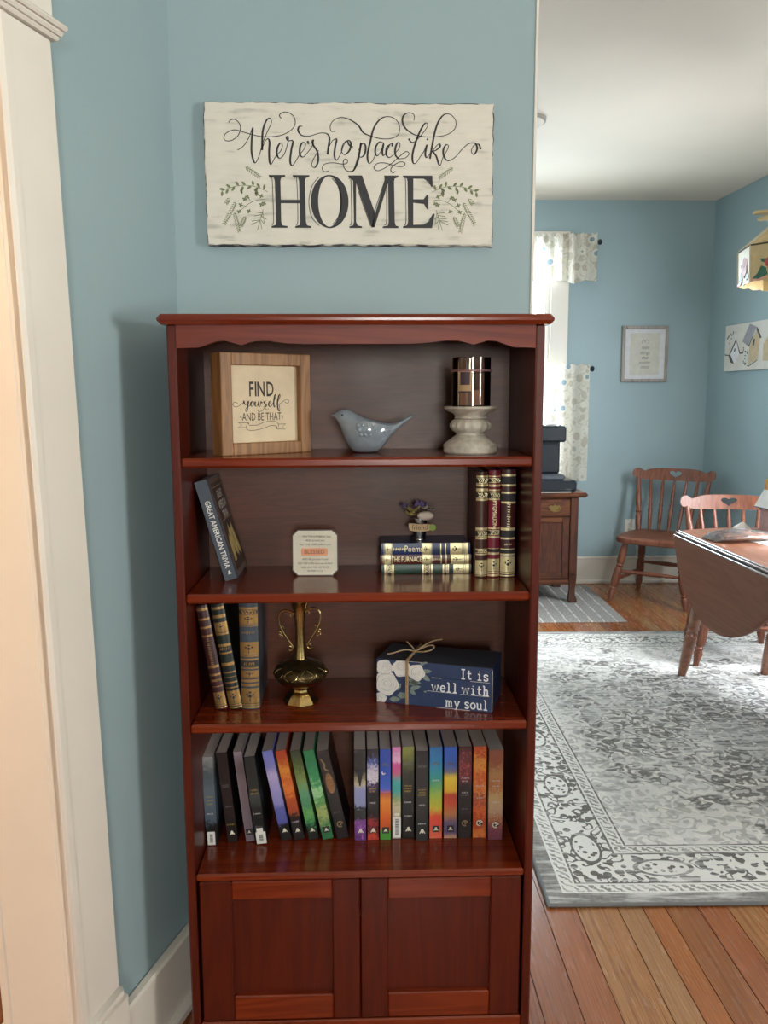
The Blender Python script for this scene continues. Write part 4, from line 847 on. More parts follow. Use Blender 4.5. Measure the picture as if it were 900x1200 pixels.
# label, x of bottom-left, thickness, height, lean, y, art, emblem(style), titles [(z, w, mat)], sticker
PB = [
 ('thick cloudy blue-grey fantasy paperback with white barcode sticker, leftmost in row', -.3345, .0262, .2, -1.5, 1.702, A_('cloud', [(0, K), (.22, K), (.26, '#4b5966'), (.6, '#5d6b78'), (.8, '#49555a'), (.9, '#6f7478'), (1, '#8a8b8e')], dist=.2), None, [(.55, .014, TGOLD), (.51, .014, TGOLD), (.47, .012, TGOLD), (.36, .014, TWHITE)], 's'),
 ('black-brown paperback leaning beside the cloudy blue-grey one', -.2905, .0242, .205, -5.5, 1.712, A_('umber', [(0, '#1d1516'), (1, '#211819')], dist=.1), 'w', [(.64, .012, FADE), (.62, .014, FADE), (.40, .014, FADE), (.2, .016, TGOLD)], None),
 ('mauve grey paperback with small black logo square', -.2515, .0205, .206, -6.4, 1.715, A_('mauve', [(0, '#7d6f7c'), (.7, '#7b6d74'), (.82, '#66595f'), (1, '#857883')], dist=.2, scale=15), 'q', [(.3, .01, FADE)], None),
 ('black teal paperback with gold title and white price sticker', -.2285, .0248, .2, -6.2, 1.702, A_('teal', [(0, '#101416'), (.4, '#151a1c'), (.55, '#3b4346'), (.62, '#22292b'), (1, '#161d20')], dist=.1), None, [(.62, .014, TGOLD), (.58, .015, TGOLD), (.35, .014, TWHITE), (.2, .015, FADE)], 'S'),
 ('pale lavender blue paperback leaning in bottom row', -.1755, .0242, .207, -10.6, 1.717, A_('lavender', [(0, K), (.17, K), (.2, '#5458a0'), (.36, '#5a5fa6'), (.42, '#8585c2'), (.6, '#9a93cc'), (.75, '#b0a6d2'), (.85, '#7d7ec0'), (1, '#6f78c4')], dist=.12, stretch=3), 'w', [], None),
 ('flame orange paperback with black foot beside the lavender one', -.1475, .0242, .207, -10.4, 1.717, A_('flame', [(0, '#1b1416'), (.27, '#1d1516'), (.31, '#9c4527'), (.5, '#b4502b'), (.56, '#d87a3a'), (.72, '#c25c2c'), (.8, '#d99038'), (.92, '#b04a22'), (1, '#a83f24')], dist=.22, scale=35), 'w', [(.2, .014, TWHITE)], None),
 ('dappled forest green paperback with bright green glow', -.1155, .0236, .207, -10.6, 1.717, A_('forest', [(0, '#141b18'), (.14, '#15211c'), (.18, '#2f7a52'), (.3, '#6fae5c'), (.38, '#41805e'), (.55, '#5f9a78'), (.68, '#7d8f52'), (.85, '#4c5d33'), (1, '#2c3a26')], dist=.3, scale=60), 'w', [], None),
 ('emerald green paperback with pale lightning streak', -.0855, .0250, .207, -11.2, 1.717, A_('emerald', [(0, '#2f6b45'), (.12, '#2e7449'), (.3, '#a8b070'), (.42, '#46884c'), (.55, '#9fd09a'), (.68, '#3b8d5c'), (.85, '#2e7d50'), (1, '#27744a')], dist=.35, scale=28), 'q', [], None),
 ('black paperback with tan oval portrait, last of the leaning ones', -.0535, .0272, .206, -12.2, 1.717, A_('night', [(0, '#1b1719'), (1, '#211c1d')], dist=.1), 'c', [(.3, .016, FADE)], None),
 ('skull-and-lavender paperback with purple foot, first of the upright ones', -.0165, .0268, .207, 0, 1.712, A_('skull', [(0, '#5a2f6c'), (.22, '#7d4a90'), (.25, '#252b2a'), (.37, '#2a302f'), (.4, '#8a8fb8'), (.6, '#8d93c0'), (.64, '#b8ad8e'), (.74, '#6d6654'), (.78, '#1f2020'), (1, '#202122')], dist=.12, scale=50, blot=('#a868c0', 90, .55, .0, .2)), 'w', [(.78, .014, FADE)], None),
 ('violet storm paperback with yellow title and red foot', .0115, .0262, .207, 0, 1.714, A_('storm', [(0, '#c8452f'), (.06, '#b03a2c'), (.1, K), (.2, '#a02f35'), (.25, K), (.58, K), (.62, '#4e2f6a'), (.7, '#d8d4e0'), (.8, '#c0b6c8'), (.88, '#4a5ea8'), (.95, '#2a2438'), (1, '#1c1a22')], dist=.28, scale=45), 'w', [(.565, .014, TGOLD), (.535, .013, TGOLD), (.41, .012, TWHITE)], None),
 ('royal blue to orange sunset paperback with crescent moon', .0390, .0252, .207, 0, 1.713, A_('sunset', [(0, '#4a8a3a'), (.09, '#4f9440'), (.12, '#b8542c'), (.25, '#d0602c'), (.45, '#dd8a3a'), (.53, '#b0594a'), (.58, '#3a5fc0'), (.75, '#2a50b0'), (1, '#2445a0')], dist=.07, stretch=4), 'q', [(.84, .012, FADE)], None),
 ('narrow pink and turquoise paperback with library sticker', .0655, .0206, .210, 0, 1.716, A_('pink', [(0, '#8c7a86'), (.25, '#b0a690'), (.38, '#c8bd9c'), (.45, '#8fa070'), (.55, '#3f9a9c'), (.68, '#4aa5a8'), (.73, '#b86a7c'), (.85, '#d050a0'), (.9, '#e2b8d4'), (1, '#d88cc0')], dist=.14, scale=45), None, [(.93, .01, TWHITE)], 'l'),
 ('charcoal paperback with olive glow along its top', .0875, .0272, .210, 0, 1.716, A_('olive', [(0, '#1a1b1b'), (.6, '#1d1f1c'), (.75, '#2a2d22'), (.88, '#5d6436'), (1, '#7f8440')], dist=.1), 'w', [(.83, .018, FADE), (.58, .014, TGOLD), (.55, .018, TGOLD), (.52, .014, TGOLD), (.4, .014, TWHITE), (.25, .016, TWHITE)], None),
 ('plain black paperback with gold title, right of the olive one', .1165, .0280, .205, 0, 1.706, A_('black', [(0, '#1f2022'), (1, '#1b1c1e')], dist=.05), 'w', [(.82, .018, FADE), (.57, .016, TGOLD), (.54, .014, TGOLD), (.51, .016, TGOLD), (.40, .013, TWHITE), (.19, .016, TWHITE)], None),
 ('rainbow blue green and coral paperback with fine lines', .1465, .0292, .209, 0, 1.715, A_('rainbow', [(0, '#d86a4a'), (.12, '#d04f42'), (.26, '#d8503c'), (.34, '#c0b040'), (.48, '#9ab04a'), (.58, '#6aa05a'), (.68, '#2f8f80'), (.85, '#2a82b4'), (1, '#2468a8')], dist=.1, scale=20), 'q', [(.64, .014, TWHITE), (.83, .014, FADE)], None),
 ('blue yellow and red sea sunrise paperback', .1780, .0296, .209, 0, 1.715, A_('sea', [(0, '#c89a78'), (.06, '#5a4a70'), (.18, '#6a5a78'), (.28, '#b87a4a'), (.40, '#c85038'), (.5, '#b84030'), (.54, '#e0b040'), (.7, '#e8cc48'), (.76, '#6a6a7c'), (.84, '#2c58b0'), (1, '#2a5cc0')], dist=.07, scale=60, stretch=6), 'q', [(.83, .014, FADE)], None),
 ('dark red lace and black paperback with small gold rose', .2095, .0298, .209, 0, 1.715, A_('lace', [(0, '#1d1516'), (.6, '#1d1516'), (.66, '#5a1a22'), (.8, '#6a2028'), (1, '#4a141c')], dist=.12, scale=70, blot=('#a84a4a', 110, .54, .66, 1)), 'c', [(.66, .016, TWHITE), (.625, .013, TWHITE), (.5, .014, TWHITE), (.47, .016, FADE), (.32, .014, FADE)], None),
 ('blazing orange fire paperback, second from right in bottom row', .2412, .0300, .209, 0, 1.715, A_('fire', [(0, '#d87a3a'), (.2, '#a83a24'), (.3, '#d86a34'), (.45, '#8a3a3a'), (.55, '#d88a4a'), (.7, '#c85028'), (.85, '#e09a48'), (1, '#b84424')], dist=.45, scale=32), 'k', [(.57, .016, TWHITE), (.44, .014, TWHITE)], None),
 ('faded marbled rust and cream paperback, rightmost in bottom row', .2732, .0330, .205, 0, 1.705, A_('marble', [(0, '#6a3a4a'), (.12, '#7d4050'), (.22, '#a8684a'), (.34, '#b89a80'), (.5, '#c0a070'), (.62, '#a8663c'), (.75, '#b48a5c'), (.88, '#8a4a34'), (1, '#8c5444')], dist=.3, scale=55), 'k', [(.66, .016, TWHITE), (.6, .014, TWHITE), (.42, .014, TWHITE)], None),
]
def emblem(style, t, root):
    z = .0215 if style in 'wq' else .034
    m = T(t*.52, -.0004, z) @ FRONT
    arch = [(-.0075, -.005), (-.005, -.0055), (-.003, -.002), (-.001, -.0045), (.0015, -.0045), (.004, -.002), (.0055, -.0055), (.008, -.005), (.006, -.001), (.004, .0015), (.0028, .006), (-.0002, .0075), (-.003, .0055), (-.004, .001), (-.006, -.002)]
    s_ = min(1, t/.027)*.86
    if style in 'wq':
        if style == 'q': ob('logo_square', MB().box(t*.52-.0075, t*.52+.0075, -.0003, 0, z-.007, z+.0075), BLACK, root)
        ob('publisher_logo', MB().prism([(x*s_*(1 if style == 'w' else .75), y*s_*(1 if style == 'w' else .75)) for x, y in arch], .0001, .0005, m), EMB, root)
    else:
        mb = MB(); mb.stroke([(.006*math.cos(a), .006*math.sin(a)) for a in [k*.52 for k in range(11)]], .0022, None, m, .0003); mb.stroke([(-.001, -.003), (.003, .001), (-.002, .004)], .002, None, m, .0003)
        if style == 'k': ob('logo_square', MB().prism([(0, -.0095), (.0095, 0), (0, .0095), (-.0095, 0)], 0, .0002, m), pm('dark_logo', '#3a2c30', .5), root)
        ob('publisher_logo', mb, EMBG if style == 'c' else EMB, root)
for i, (lab, x, t, h, an, y, mt, em, tis, stk) in enumerate(PB):
    root = thing('paperback_book', lab, 'book', (x, y, S4+.0005), (0, R(an), 0), 'paperbacks on the bottom shelf')
    t -= .0012; d = .127
    ob('cover', MB().box(0, .0006, 0, d, 0, h).box(t-.0006, t, 0, d, 0, h).box(0, t, 0, .0008, 0, h), mt, root)
    ob('page_block', MB().box(.0006, t-.0006, .0008, d-.0005, .0003, h-.0003), PAGES, root)
    if em: emblem(em, t, root)
    for k, (zc, wd, tm) in enumerate(tis):
        mb = MB(); scrawl(mb, 0, 0, min(wd, t*.72), .0042, T(t*.5, -.0003, zc*h) @ FRONT, 0, i*7+k); ob('title_print', mb, tm, root)
    if stk:
        if stk == 's': sx0, sx1, sz0, sz1 = t*.12, t*.78, .001, .031
        elif stk == 'S': sx0, sx1, sz0, sz1 = t*.1, t*1.0, .001, .028
        else: sx0, sx1, sz0, sz1 = t*.06, t*.98, .003, .05
        so = ob('sticker', MB().box(sx0, sx1, -.0006, 0, sz0, sz1, None, .0002), STK, root)
        if stk == 'S': ob('sticker', MB().box(t*.22, t*.8, -.0009, 0, .024, .037, None, .0002), STK, root)
        mb = MB(); rn = random.Random(i)
        z = sz0+.006
        while z < sz1-.005:
            q = rn.uniform(.0005, .0014); mb.box(sx0+(sx1-sx0)*.32, sx0+(sx1-sx0)*.72, -.0008, -.0006, z, z+q); z += q+rn.uniform(.0005, .0012)
        ob('barcode', mb, BLACK, so)
    if i == 8:
        ob('oval_portrait', MB().plate([(t*.5+.0085*math.cos(a), .13+.024*math.sin(a)) for a in [2*math.pi*k/24 for k in range(24)]], .0003, FRONT), pm('tan_portrait', '#8c6440', .5, var=.3, vscale=200), root)
        ob('gold_ornament', MB().stroke([(t*.2, .188), (t*.4, .175), (t*.35, .165), (t*.6, .158)], .003, None, FRONT, .0003), EMBG, root)
    if i == 9: ob('dark_spike', MB().plate([(t*.2, .163), (t*.8, .163), (t*.55, .125), (t*.45, .125)], .0003, FRONT), BLACK, root)
    if i == 11: ob('crescent_moon', MB().stroke([(t*.2, .156), (t*.3, .150), (t*.5, .153)], .0018, .0035, FRONT, .0003), EMB, root)
    if i == 12: ob('publisher_logo', MB().sphere(t*.5, -.0002, .056, .006, .0005, .004, 10, 6), EMB, root)
    if i in (13, 14, 15, 16, 11): ob('wing_ornament', MB().stroke([(t*.15, .172), (t*.35, .170), (t*.5, .174), (t*.65, .170), (t*.85, .172)], .0022, None, FRONT, .0003), FADE, root)

# ================================================================== dining room: rugs
RC = (1.545, 3.455); RHX, RHY = 1.005, 1.335
m_, nt, b = newmat('grey_oriental_rug_pile')
tc = nd(nt, 'ShaderNodeTexCoord'); sp_ = nd(nt, 'ShaderNodeSeparateXYZ', {'Vector': tc.outputs['Object']})
ax, ay = math_(nt, 'ABSOLUTE', sp_.outputs['X']), math_(nt, 'ABSOLUTE', sp_.outputs['Y'])
dE = math_(nt, 'MINIMUM', math_(nt, 'SUBTRACT', RHX, ax), math_(nt, 'SUBTRACT', RHY, ay))
mir = nd(nt, 'ShaderNodeCombineXYZ', {'X': ax, 'Y': ay, 'Z': 0.3})
W_, G1, G2, G3 = c('#f2eee7'), c('#9c9894'), c('#74706c'), c('#54565c')
def contour(scale, mult, th, detail=2.0, vec=None, dist=.3):
    n = nd(nt, 'ShaderNodeTexNoise', {'Vector': vec or mir.outputs[0], 'Scale': scale, 'Detail': detail, 'Distortion': dist})
    q = math_(nt, 'FRACT', math_(nt, 'MULTIPLY', n.outputs['Fac'], mult))
    return math_(nt, 'LESS_THAN', math_(nt, 'ABSOLUTE', math_(nt, 'SUBTRACT', q, .5)), th)
# field: mirrored contour scrolls, denser and darker in the medallion
r2 = math_(nt, 'ADD', math_(nt, 'POWER', math_(nt, 'DIVIDE', ax, .52), 2), math_(nt, 'POWER', math_(nt, 'DIVIDE', ay, .72), 2))
nm = nd(nt, 'ShaderNodeTexNoise', {'Vector': mir.outputs[0], 'Scale': 5, 'Detail': 2})
med = math_(nt, 'LESS_THAN', math_(nt, 'ADD', math_(nt, 'MULTIPLY', r2, .75), math_(nt, 'MULTIPLY', math_(nt, 'SUBTRACT', nm.outputs['Fac'], .5), 4.5)), 1.0)
fa = contour(8, 7, .15); fb = contour(12, 6, .2)
v1 = nd(nt, 'ShaderNodeTexVoronoi', {'Vector': mir.outputs[0], 'Scale': 17}); fl_ = math_(nt, 'LESS_THAN', v1.outputs['Distance'], .36)
fld = mixc(nt, med, c('#e8e4e0'), c('#cfcbc8'))
fld = mixc(nt, fa, fld, W_); fld = mixc(nt, math_(nt, 'MULTIPLY', fb, math_(nt, 'ADD', .38, math_(nt, 'MULTIPLY', med, .45))), fld, G2)
fld = mixc(nt, math_(nt, 'MULTIPLY', fl_, math_(nt, 'ADD', .35, math_(nt, 'MULTIPLY', med, .35))), fld, G2)
# border motifs
ba = contour(19, 4, .13, 1.0); v2 = nd(nt, 'ShaderNodeTexVoronoi', {'Vector': mir.outputs[0], 'Scale': 25}); bf = math_(nt, 'LESS_THAN', v2.outputs['Distance'], .36)
brd = mixc(nt, bf, c('#ebe8e2'), G2); brd = mixc(nt, ba, brd, G2)
# cartouches every 0.42 m along the main border
def cart(u, v0):
    t = math_(nt, 'SUBTRACT', math_(nt, 'FRACT', math_(nt, 'DIVIDE', u, .42)), .5)
    return math_(nt, 'ADD', math_(nt, 'POWER', math_(nt, 'DIVIDE', math_(nt, 'MULTIPLY', t, .42), .075), 2), math_(nt, 'POWER', math_(nt, 'DIVIDE', v0, .038), 2))
vv = math_(nt, 'SUBTRACT', dE, .172)
isx = math_(nt, 'LESS_THAN', math_(nt, 'SUBTRACT', RHY, ay), math_(nt, 'SUBTRACT', RHX, ax))
uu_ = math_(nt, 'ADD', math_(nt, 'MULTIPLY', isx, ax), math_(nt, 'MULTIPLY', math_(nt, 'SUBTRACT', 1.0, isx), ay))
ct = cart(uu_, vv)
brd = mixc(nt, math_(nt, 'LESS_THAN', ct, 1.45), brd, G2); brd = mixc(nt, math_(nt, 'LESS_THAN', ct, 1.0), brd, c('#ebe8e2'))
brd = mixc(nt, math_(nt, 'MULTIPLY', math_(nt, 'LESS_THAN', ct, .72), math_(nt, 'LESS_THAN', nd(nt, 'ShaderNodeTexVoronoi', {'Vector': mir.outputs[0], 'Scale': 46}).outputs['Distance'], .36)), brd, G2)
# guard bands: small zigzag
ng0 = nd(nt, 'ShaderNodeTexNoise', {'Vector': mir.outputs[0], 'Scale': 45, 'Detail': 2})
sw = math_(nt, 'FRACT', math_(nt, 'MULTIPLY', math_(nt, 'ADD', math_(nt, 'ADD', ax, ay), math_(nt, 'MULTIPLY', ng0.outputs['Fac'], .06)), 34.0))
grd = mixc(nt, math_(nt, 'LESS_THAN', sw, .45), c('#ebe8e2'), G1)
ng = nd(nt, 'ShaderNodeTexNoise', {'Vector': tc.outputs['Object'], 'Scale': 70, 'Detail': 5})
outer = mixc(nt, ng.outputs['Fac'], c('#666461'), c('#aeaaa5'))
col = outer
for d0, cc in ((.047, c('#ebe8e2')), (.053, grd), (.085, c('#ebe8e2')), (.092, G2), (.098, brd), (.245, G2), (.252, c('#ebe8e2')), (.258, grd), (.288, c('#ebe8e2')), (.294, G2), (.300, fld)):
    col = mixc(nt, math_(nt, 'GREATER_THAN', dE, d0), col, cc)
# wear: streaks across the weave
wv = nd(nt, 'ShaderNodeMapping', {'Vector': tc.outputs['Object'], 'Scale': (9, 60, 1)}); wn = nd(nt, 'ShaderNodeTexNoise', {'Vector': wv.outputs[0], 'Scale': 1, 'Detail': 4})
wn2 = nd(nt, 'ShaderNodeTexNoise', {'Vector': tc.outputs['Object'], 'Scale': 2.2, 'Detail': 3})
wear = ramp(nt, math_(nt, 'ADD', math_(nt, 'MULTIPLY', wn.outputs['Fac'], .6), math_(nt, 'MULTIPLY', wn2.outputs['Fac'], .5)), [(.52, (0, 0, 0)), (.66, (.7, .7, .7))])
col = mixc(nt, wear, col, c('#e6e3e0'))
nt.links.new(col, b.inputs['Base Color']); b.inputs['Roughness'].default_value = .95; b.inputs['Specular IOR Level'].default_value = .1
pn = nd(nt, 'ShaderNodeTexNoise', {'Vector': tc.outputs['Object'], 'Scale': 350, 'Detail': 1}); bp = nd(nt, 'ShaderNodeBump', {'Height': pn.outputs['Fac'], 'Strength': .35, 'Distance': .003}); nt.links.new(bp.outputs[0], b.inputs['Normal'])
RUGM = m_
rg = thing('area_rug', 'large faded grey and white oriental pattern rug under the dining table', 'rug', (*RC, 0), (0, 0, R(-1.0)))
ob('pile', MB().box(-RHX, RHX, -RHY, RHY, .0005, .010, None, .003), RUGM, rg)
bb = pm('rug_binding_grey', '#7d7e80', .9)
for x0, x1, y0, y1 in ((-RHX-.008, -RHX+.004, -RHY-.008, RHY+.008), (RHX-.004, RHX+.008, -RHY-.008, RHY+.008), (-RHX, RHX, -RHY-.008, -RHY+.004), (-RHX, RHX, RHY-.004, RHY+.008)):
    ob('binding', MB().box(x0, x1, y0, y1, .0004, .011, None, .004), bb, rg)
m_, nt, b = newmat('woven_rag_rug'); tc = nd(nt, 'ShaderNodeTexCoord'); sp_ = nd(nt, 'ShaderNodeSeparateXYZ', {'Vector': tc.outputs['Object']})
sx_ = math_(nt, 'FRACT', math_(nt, 'MULTIPLY', sp_.outputs['X'], 13.0)); stp = math_(nt, 'LESS_THAN', sx_, .16)
dash = nd(nt, 'ShaderNodeTexNoise', {'Vector': nd(nt, 'ShaderNodeMapping', {'Vector': tc.outputs['Object'], 'Scale': (60, 22, 1)}).outputs[0], 'Scale': 1, 'Detail': 1})
on = math_(nt, 'MULTIPLY', stp, math_(nt, 'GREATER_THAN', dash.outputs['Fac'], .44))
bn = nd(nt, 'ShaderNodeTexNoise', {'Vector': nd(nt, 'ShaderNodeMapping', {'Vector': tc.outputs['Object'], 'Scale': (120, 60, 1)}).outputs[0], 'Scale': 1, 'Detail': 2})
nt.links.new(mixc(nt, on, ramp(nt, bn.outputs['Fac'], [(.35, '#8a8785'), (.65, '#b4b0ac')]), c('#d6d3cd')), b.inputs['Base Color']); b.inputs['Roughness'].default_value = .95
bp = nd(nt, 'ShaderNodeBump', {'Height': bn.outputs['Fac'], 'Strength': .5, 'Distance': .004}); nt.links.new(bp.outputs[0], b.inputs['Normal'])
tag(ob('accent_rug', MB().box(-.38, .38, -.5, .5, .0005, .008, None, .003), m_, None, (1.285, 5.53, 0), (0, 0, R(-1))), 'small grey woven rug with white dashed stripes under the washstand', 'rug')

# ================================================================== window dressing
m_, nt, b = newmat('leafy_cotton_curtain'); tc = nd(nt, 'ShaderNodeTexCoord'); vec = tc.outputs['Object']
n1 = nd(nt, 'ShaderNodeTexNoise', {'Vector': vec, 'Scale': 9, 'Detail': 1, 'Distortion': 1.2})
q = math_(nt, 'FRACT', math_(nt, 'MULTIPLY', n1.outputs['Fac'], 6)); vine = math_(nt, 'LESS_THAN', q, .2)
vl = nd(nt, 'ShaderNodeTexVoronoi', {'Vector': nd(nt, 'ShaderNodeMapping', {'Vector': vec, 'Scale': (1, .2, .7), 'Rotation': (0, .6, 0)}).outputs[0], 'Scale': 16}); leafm = math_(nt, 'LESS_THAN', vl.outputs['Distance'], .34)
vd = nd(nt, 'ShaderNodeTexVoronoi', {'Vector': nd(nt, 'ShaderNodeMapping', {'Vector': vec, 'Scale': (1, .2, 1), 'Location': (.31, 0, .13)}).outputs[0], 'Scale': 8.5}); dot = math_(nt, 'LESS_THAN', vd.outputs['Distance'], .17); halo = math_(nt, 'LESS_THAN', vd.outputs['Distance'], .27)
col = mixc(nt, leafm, c('#e9e4d8'), c('#cdc5b5')); col = mixc(nt, vine, col, c('#d3ccbd')); col = mixc(nt, halo, col, c('#eeeade')); col = mixc(nt, dot, col, c('#97aab6'))
df = nd(nt, 'ShaderNodeBsdfDiffuse', {'Color': col}); tl = nd(nt, 'ShaderNodeBsdfTranslucent', {'Color': col}); mx = nd(nt, 'ShaderNodeMixShader', {0: .45, 1: df.outputs[0], 2: tl.outputs[0]}); nt.links.new(mx.outputs[0], nt.nodes['Material Output'].inputs[0])
CURT = m_
def cloth(x0, x1, z0, z1, y, amp, waves, seed, hem=.012, n=110, rows=14):
    rn = random.Random(seed); ph = [rn.uniform(0, 6.28) for _ in range(4)]; rings = []
    for j in range(rows+1):
        t = j/rows; row = []
        for i in range(n+1):
            u = i/n; g_ = math.sin(u*waves*6.28+ph[0]+.4*math.sin(u*9+ph[1]))+.5*math.sin(u*waves*2.3*6.28+ph[2])*(1-t*.6)
            z = z1+(z0-z1)*t+(hem*math.sin(u*waves*3.1+ph[3]) if j == rows else 0)+(.006*math.sin(u*waves*19) if j == 0 else 0)
            pin = .35 if j == 1 else 1
            row.append((x0+(x1-x0)*u, y-abs(amp)*pin*(g_*.5)-.002, z))
        rings.append(row)
    return MB().loft(rings, closed=False)
ROD = pm('dark_slate_rod', '#363c47', .4, .4)
def rod(lab, x0, x1, z, y=YB-.055):
    t = thing('curtain_rod', lab, 'curtain rod', ((x0+x1)/2, y, z)); L = (x1-x0)/2
    ob('pole', MB().tube([(-L, 0, 0), (L, 0, 0)], .008, 12), ROD, t)
    for s in (-1, 1):
        ob('finial', MB().turned((s*L, 0, 0), (s*(L+.045), 0, 0), [(0, .010), (.12, .013), (.2, .008), (.35, .013), (.6, .021), (.85, .017), (1, .004)], 14), ROD, t)
        ob('bracket', MB().box(s*(L-.035)-.006, s*(L-.035)+.006, -.004, YB-y-.003, -.012, .012), ROD, t)
rod('dark rod holding the upper valance at the window', .40, 1.672, 2.462); rod('dark rod holding the lower cafe curtain at the window', .46, 1.645, 1.583)
tag(ob('valance', cloth(.43, 1.668, 2.185, 2.512, YB-.096, .036, 12, 3), CURT), 'white leaf print gathered valance across the window top', 'curtain')
tag(ob('cafe_curtain', cloth(.47, 1.645, .79, 1.612, YB-.09, .026, 6, 9, .01, rows=22), CURT), 'white leaf and blue dot cafe curtain over lower window half', 'curtain')

# ================================================================== washstand with coffee maker
wa = thing('washstand', 'dark oak washstand with brass drawer pull on small striped rug', 'cabinet', (1.06, 5.50, .008))
hw = .395; dz = -.008
ob('top', MB().box(-hw-.055, hw+.055, -.03, .53, .725+dz, .757+dz, None, .012), CABX, wa)
for x, y in ((-hw, 0), (hw-.052, 0), (-hw, .46), (hw-.052, .46)):
    xc, yc = x+.026, y+.026
    ob('leg', MB().box(x, x+.052, y, y+.052, .20+dz, .725+dz, None, .004).loft([[(xc+a*w_+(0 if x < 0 else o), yc+b2*w_-o*.5*(1 if y < .2 else -1), z+dz) for a, b2 in ((-1, -1), (1, -1), (1, 1), (-1, 1))] for z, w_, o in ((.20, .026, 0), (.15, .022, .002), (.10, .017, .001), (.06, .019, 0), (.035, .026, .003), (.012, .027, .005), (.0085, .021, .004))][::-1]), CABW, wa)
ob('case', MB().box(-hw+.03, hw-.03, .02, .5, .135+dz, .725+dz), CABW, wa)
ob('apron', MB().box(-hw+.05, hw-.05, .008, .03, .135+dz, .17+dz, None, .004), CABX, wa)
dr = ob('drawer', MB().box(-hw+.055, hw-.055, .001, .02, .60+dz, .712+dz, None, .004), CABX, wa)
for x in (-.235, .235):
    ob('pull', MB().prism([(x-.045, .655), (x-.03, .672), (x-.01, .668), (x, .680), (x+.01, .668), (x+.03, .672), (x+.045, .655), (x+.025, .640), (x+.012, .628), (x, .622), (x-.012, .628), (x-.025, .640)], .0, .004, T(0, .001, dz) @ FRONT)
       .tube(crom([(x-.032, -.004, .655+dz), (x-.028, -.018, .640+dz), (x, -.022, .633+dz), (x+.028, -.018, .640+dz), (x+.032, -.004, .655+dz)], 4), .0035, 7), pm('antique_pull_brass', '#8c7648', .35, .8) if x < 0 else bpy.data.materials['antique_pull_brass'], dr)
for x0, x1 in ((-hw+.056, -.004), (.004, hw-.056)):
    d = ob('door', MB().box(x0+.045, x1-.045, .011, .018, .20+dz, .56+dz), CABW, wa)
    for a, b2 in ((x0, x0+.047), (x1-.047, x1)): ob('stile', MB().box(a, b2, .003, .02, .175+dz, .59+dz, None, .003), CABW, d)
    for a, b2 in ((.175, .21), (.555, .59)): ob('rail', MB().box(x0+.047, x1-.047, .003, .02, a+dz, b2+dz, None, .003), CABX, d)
tag(ob('runner_cloth', MB().box(-.36, .36, -.19, .2, 0, .004, None, .001), pm('white_runner', '#dedad2', .9), None, (1.045, 5.70, .7572)), 'thin white cloth runner lying under the black coffee maker', 'cloth')
cm = thing('coffee_maker', 'black single serve coffee maker with drip tray on washstand', 'coffee maker', (1.17, 5.72, .7614))
ob('pod_drawer', MB().box(-.20, .275, -.20, .15, .0, .072, None, .012), PLASTIC, cm)
ob('drawer_label', MB().box(.20, .24, -.2006, -.199, .012, .018), PLASTICG, cm)
ob('drip_tray', MB().box(-.14, .205, -.16, .10, .072, .108, None, .010), PLASTICG, cm)
ob('column', MB().box(.02, .19, -.06, .12, .108, .36, None, .012), PLASTIC, cm)
ob('water_tank', MB().box(-.19, .02, -.05, .12, .108, .38, None, .014), PLASTIC, cm)
ob('brew_spout', MB().box(-.09, .03, -.135, -.04, .27, .37, None, .012), PLASTIC, cm)
hdz = ob('brew_head', MB().box(-.05, .212, -.14, .11, .325, .432, None, .012), PLASTIC, cm)
ob('lid_handle', MB().tube(crom([(.03, -.12, .43), (.05, -.14, .437), (.10, -.145, .439), (.16, -.14, .437), (.175, -.12, .43)], 4), .006, 8), STEEL, cm)
mb = MB(); scrawl(mb, .12, .345, .06, .011, T(0, -.1405, 0) @ FRONT, 0, 3); ob('name_print', mb, PLASTICG, hdz)

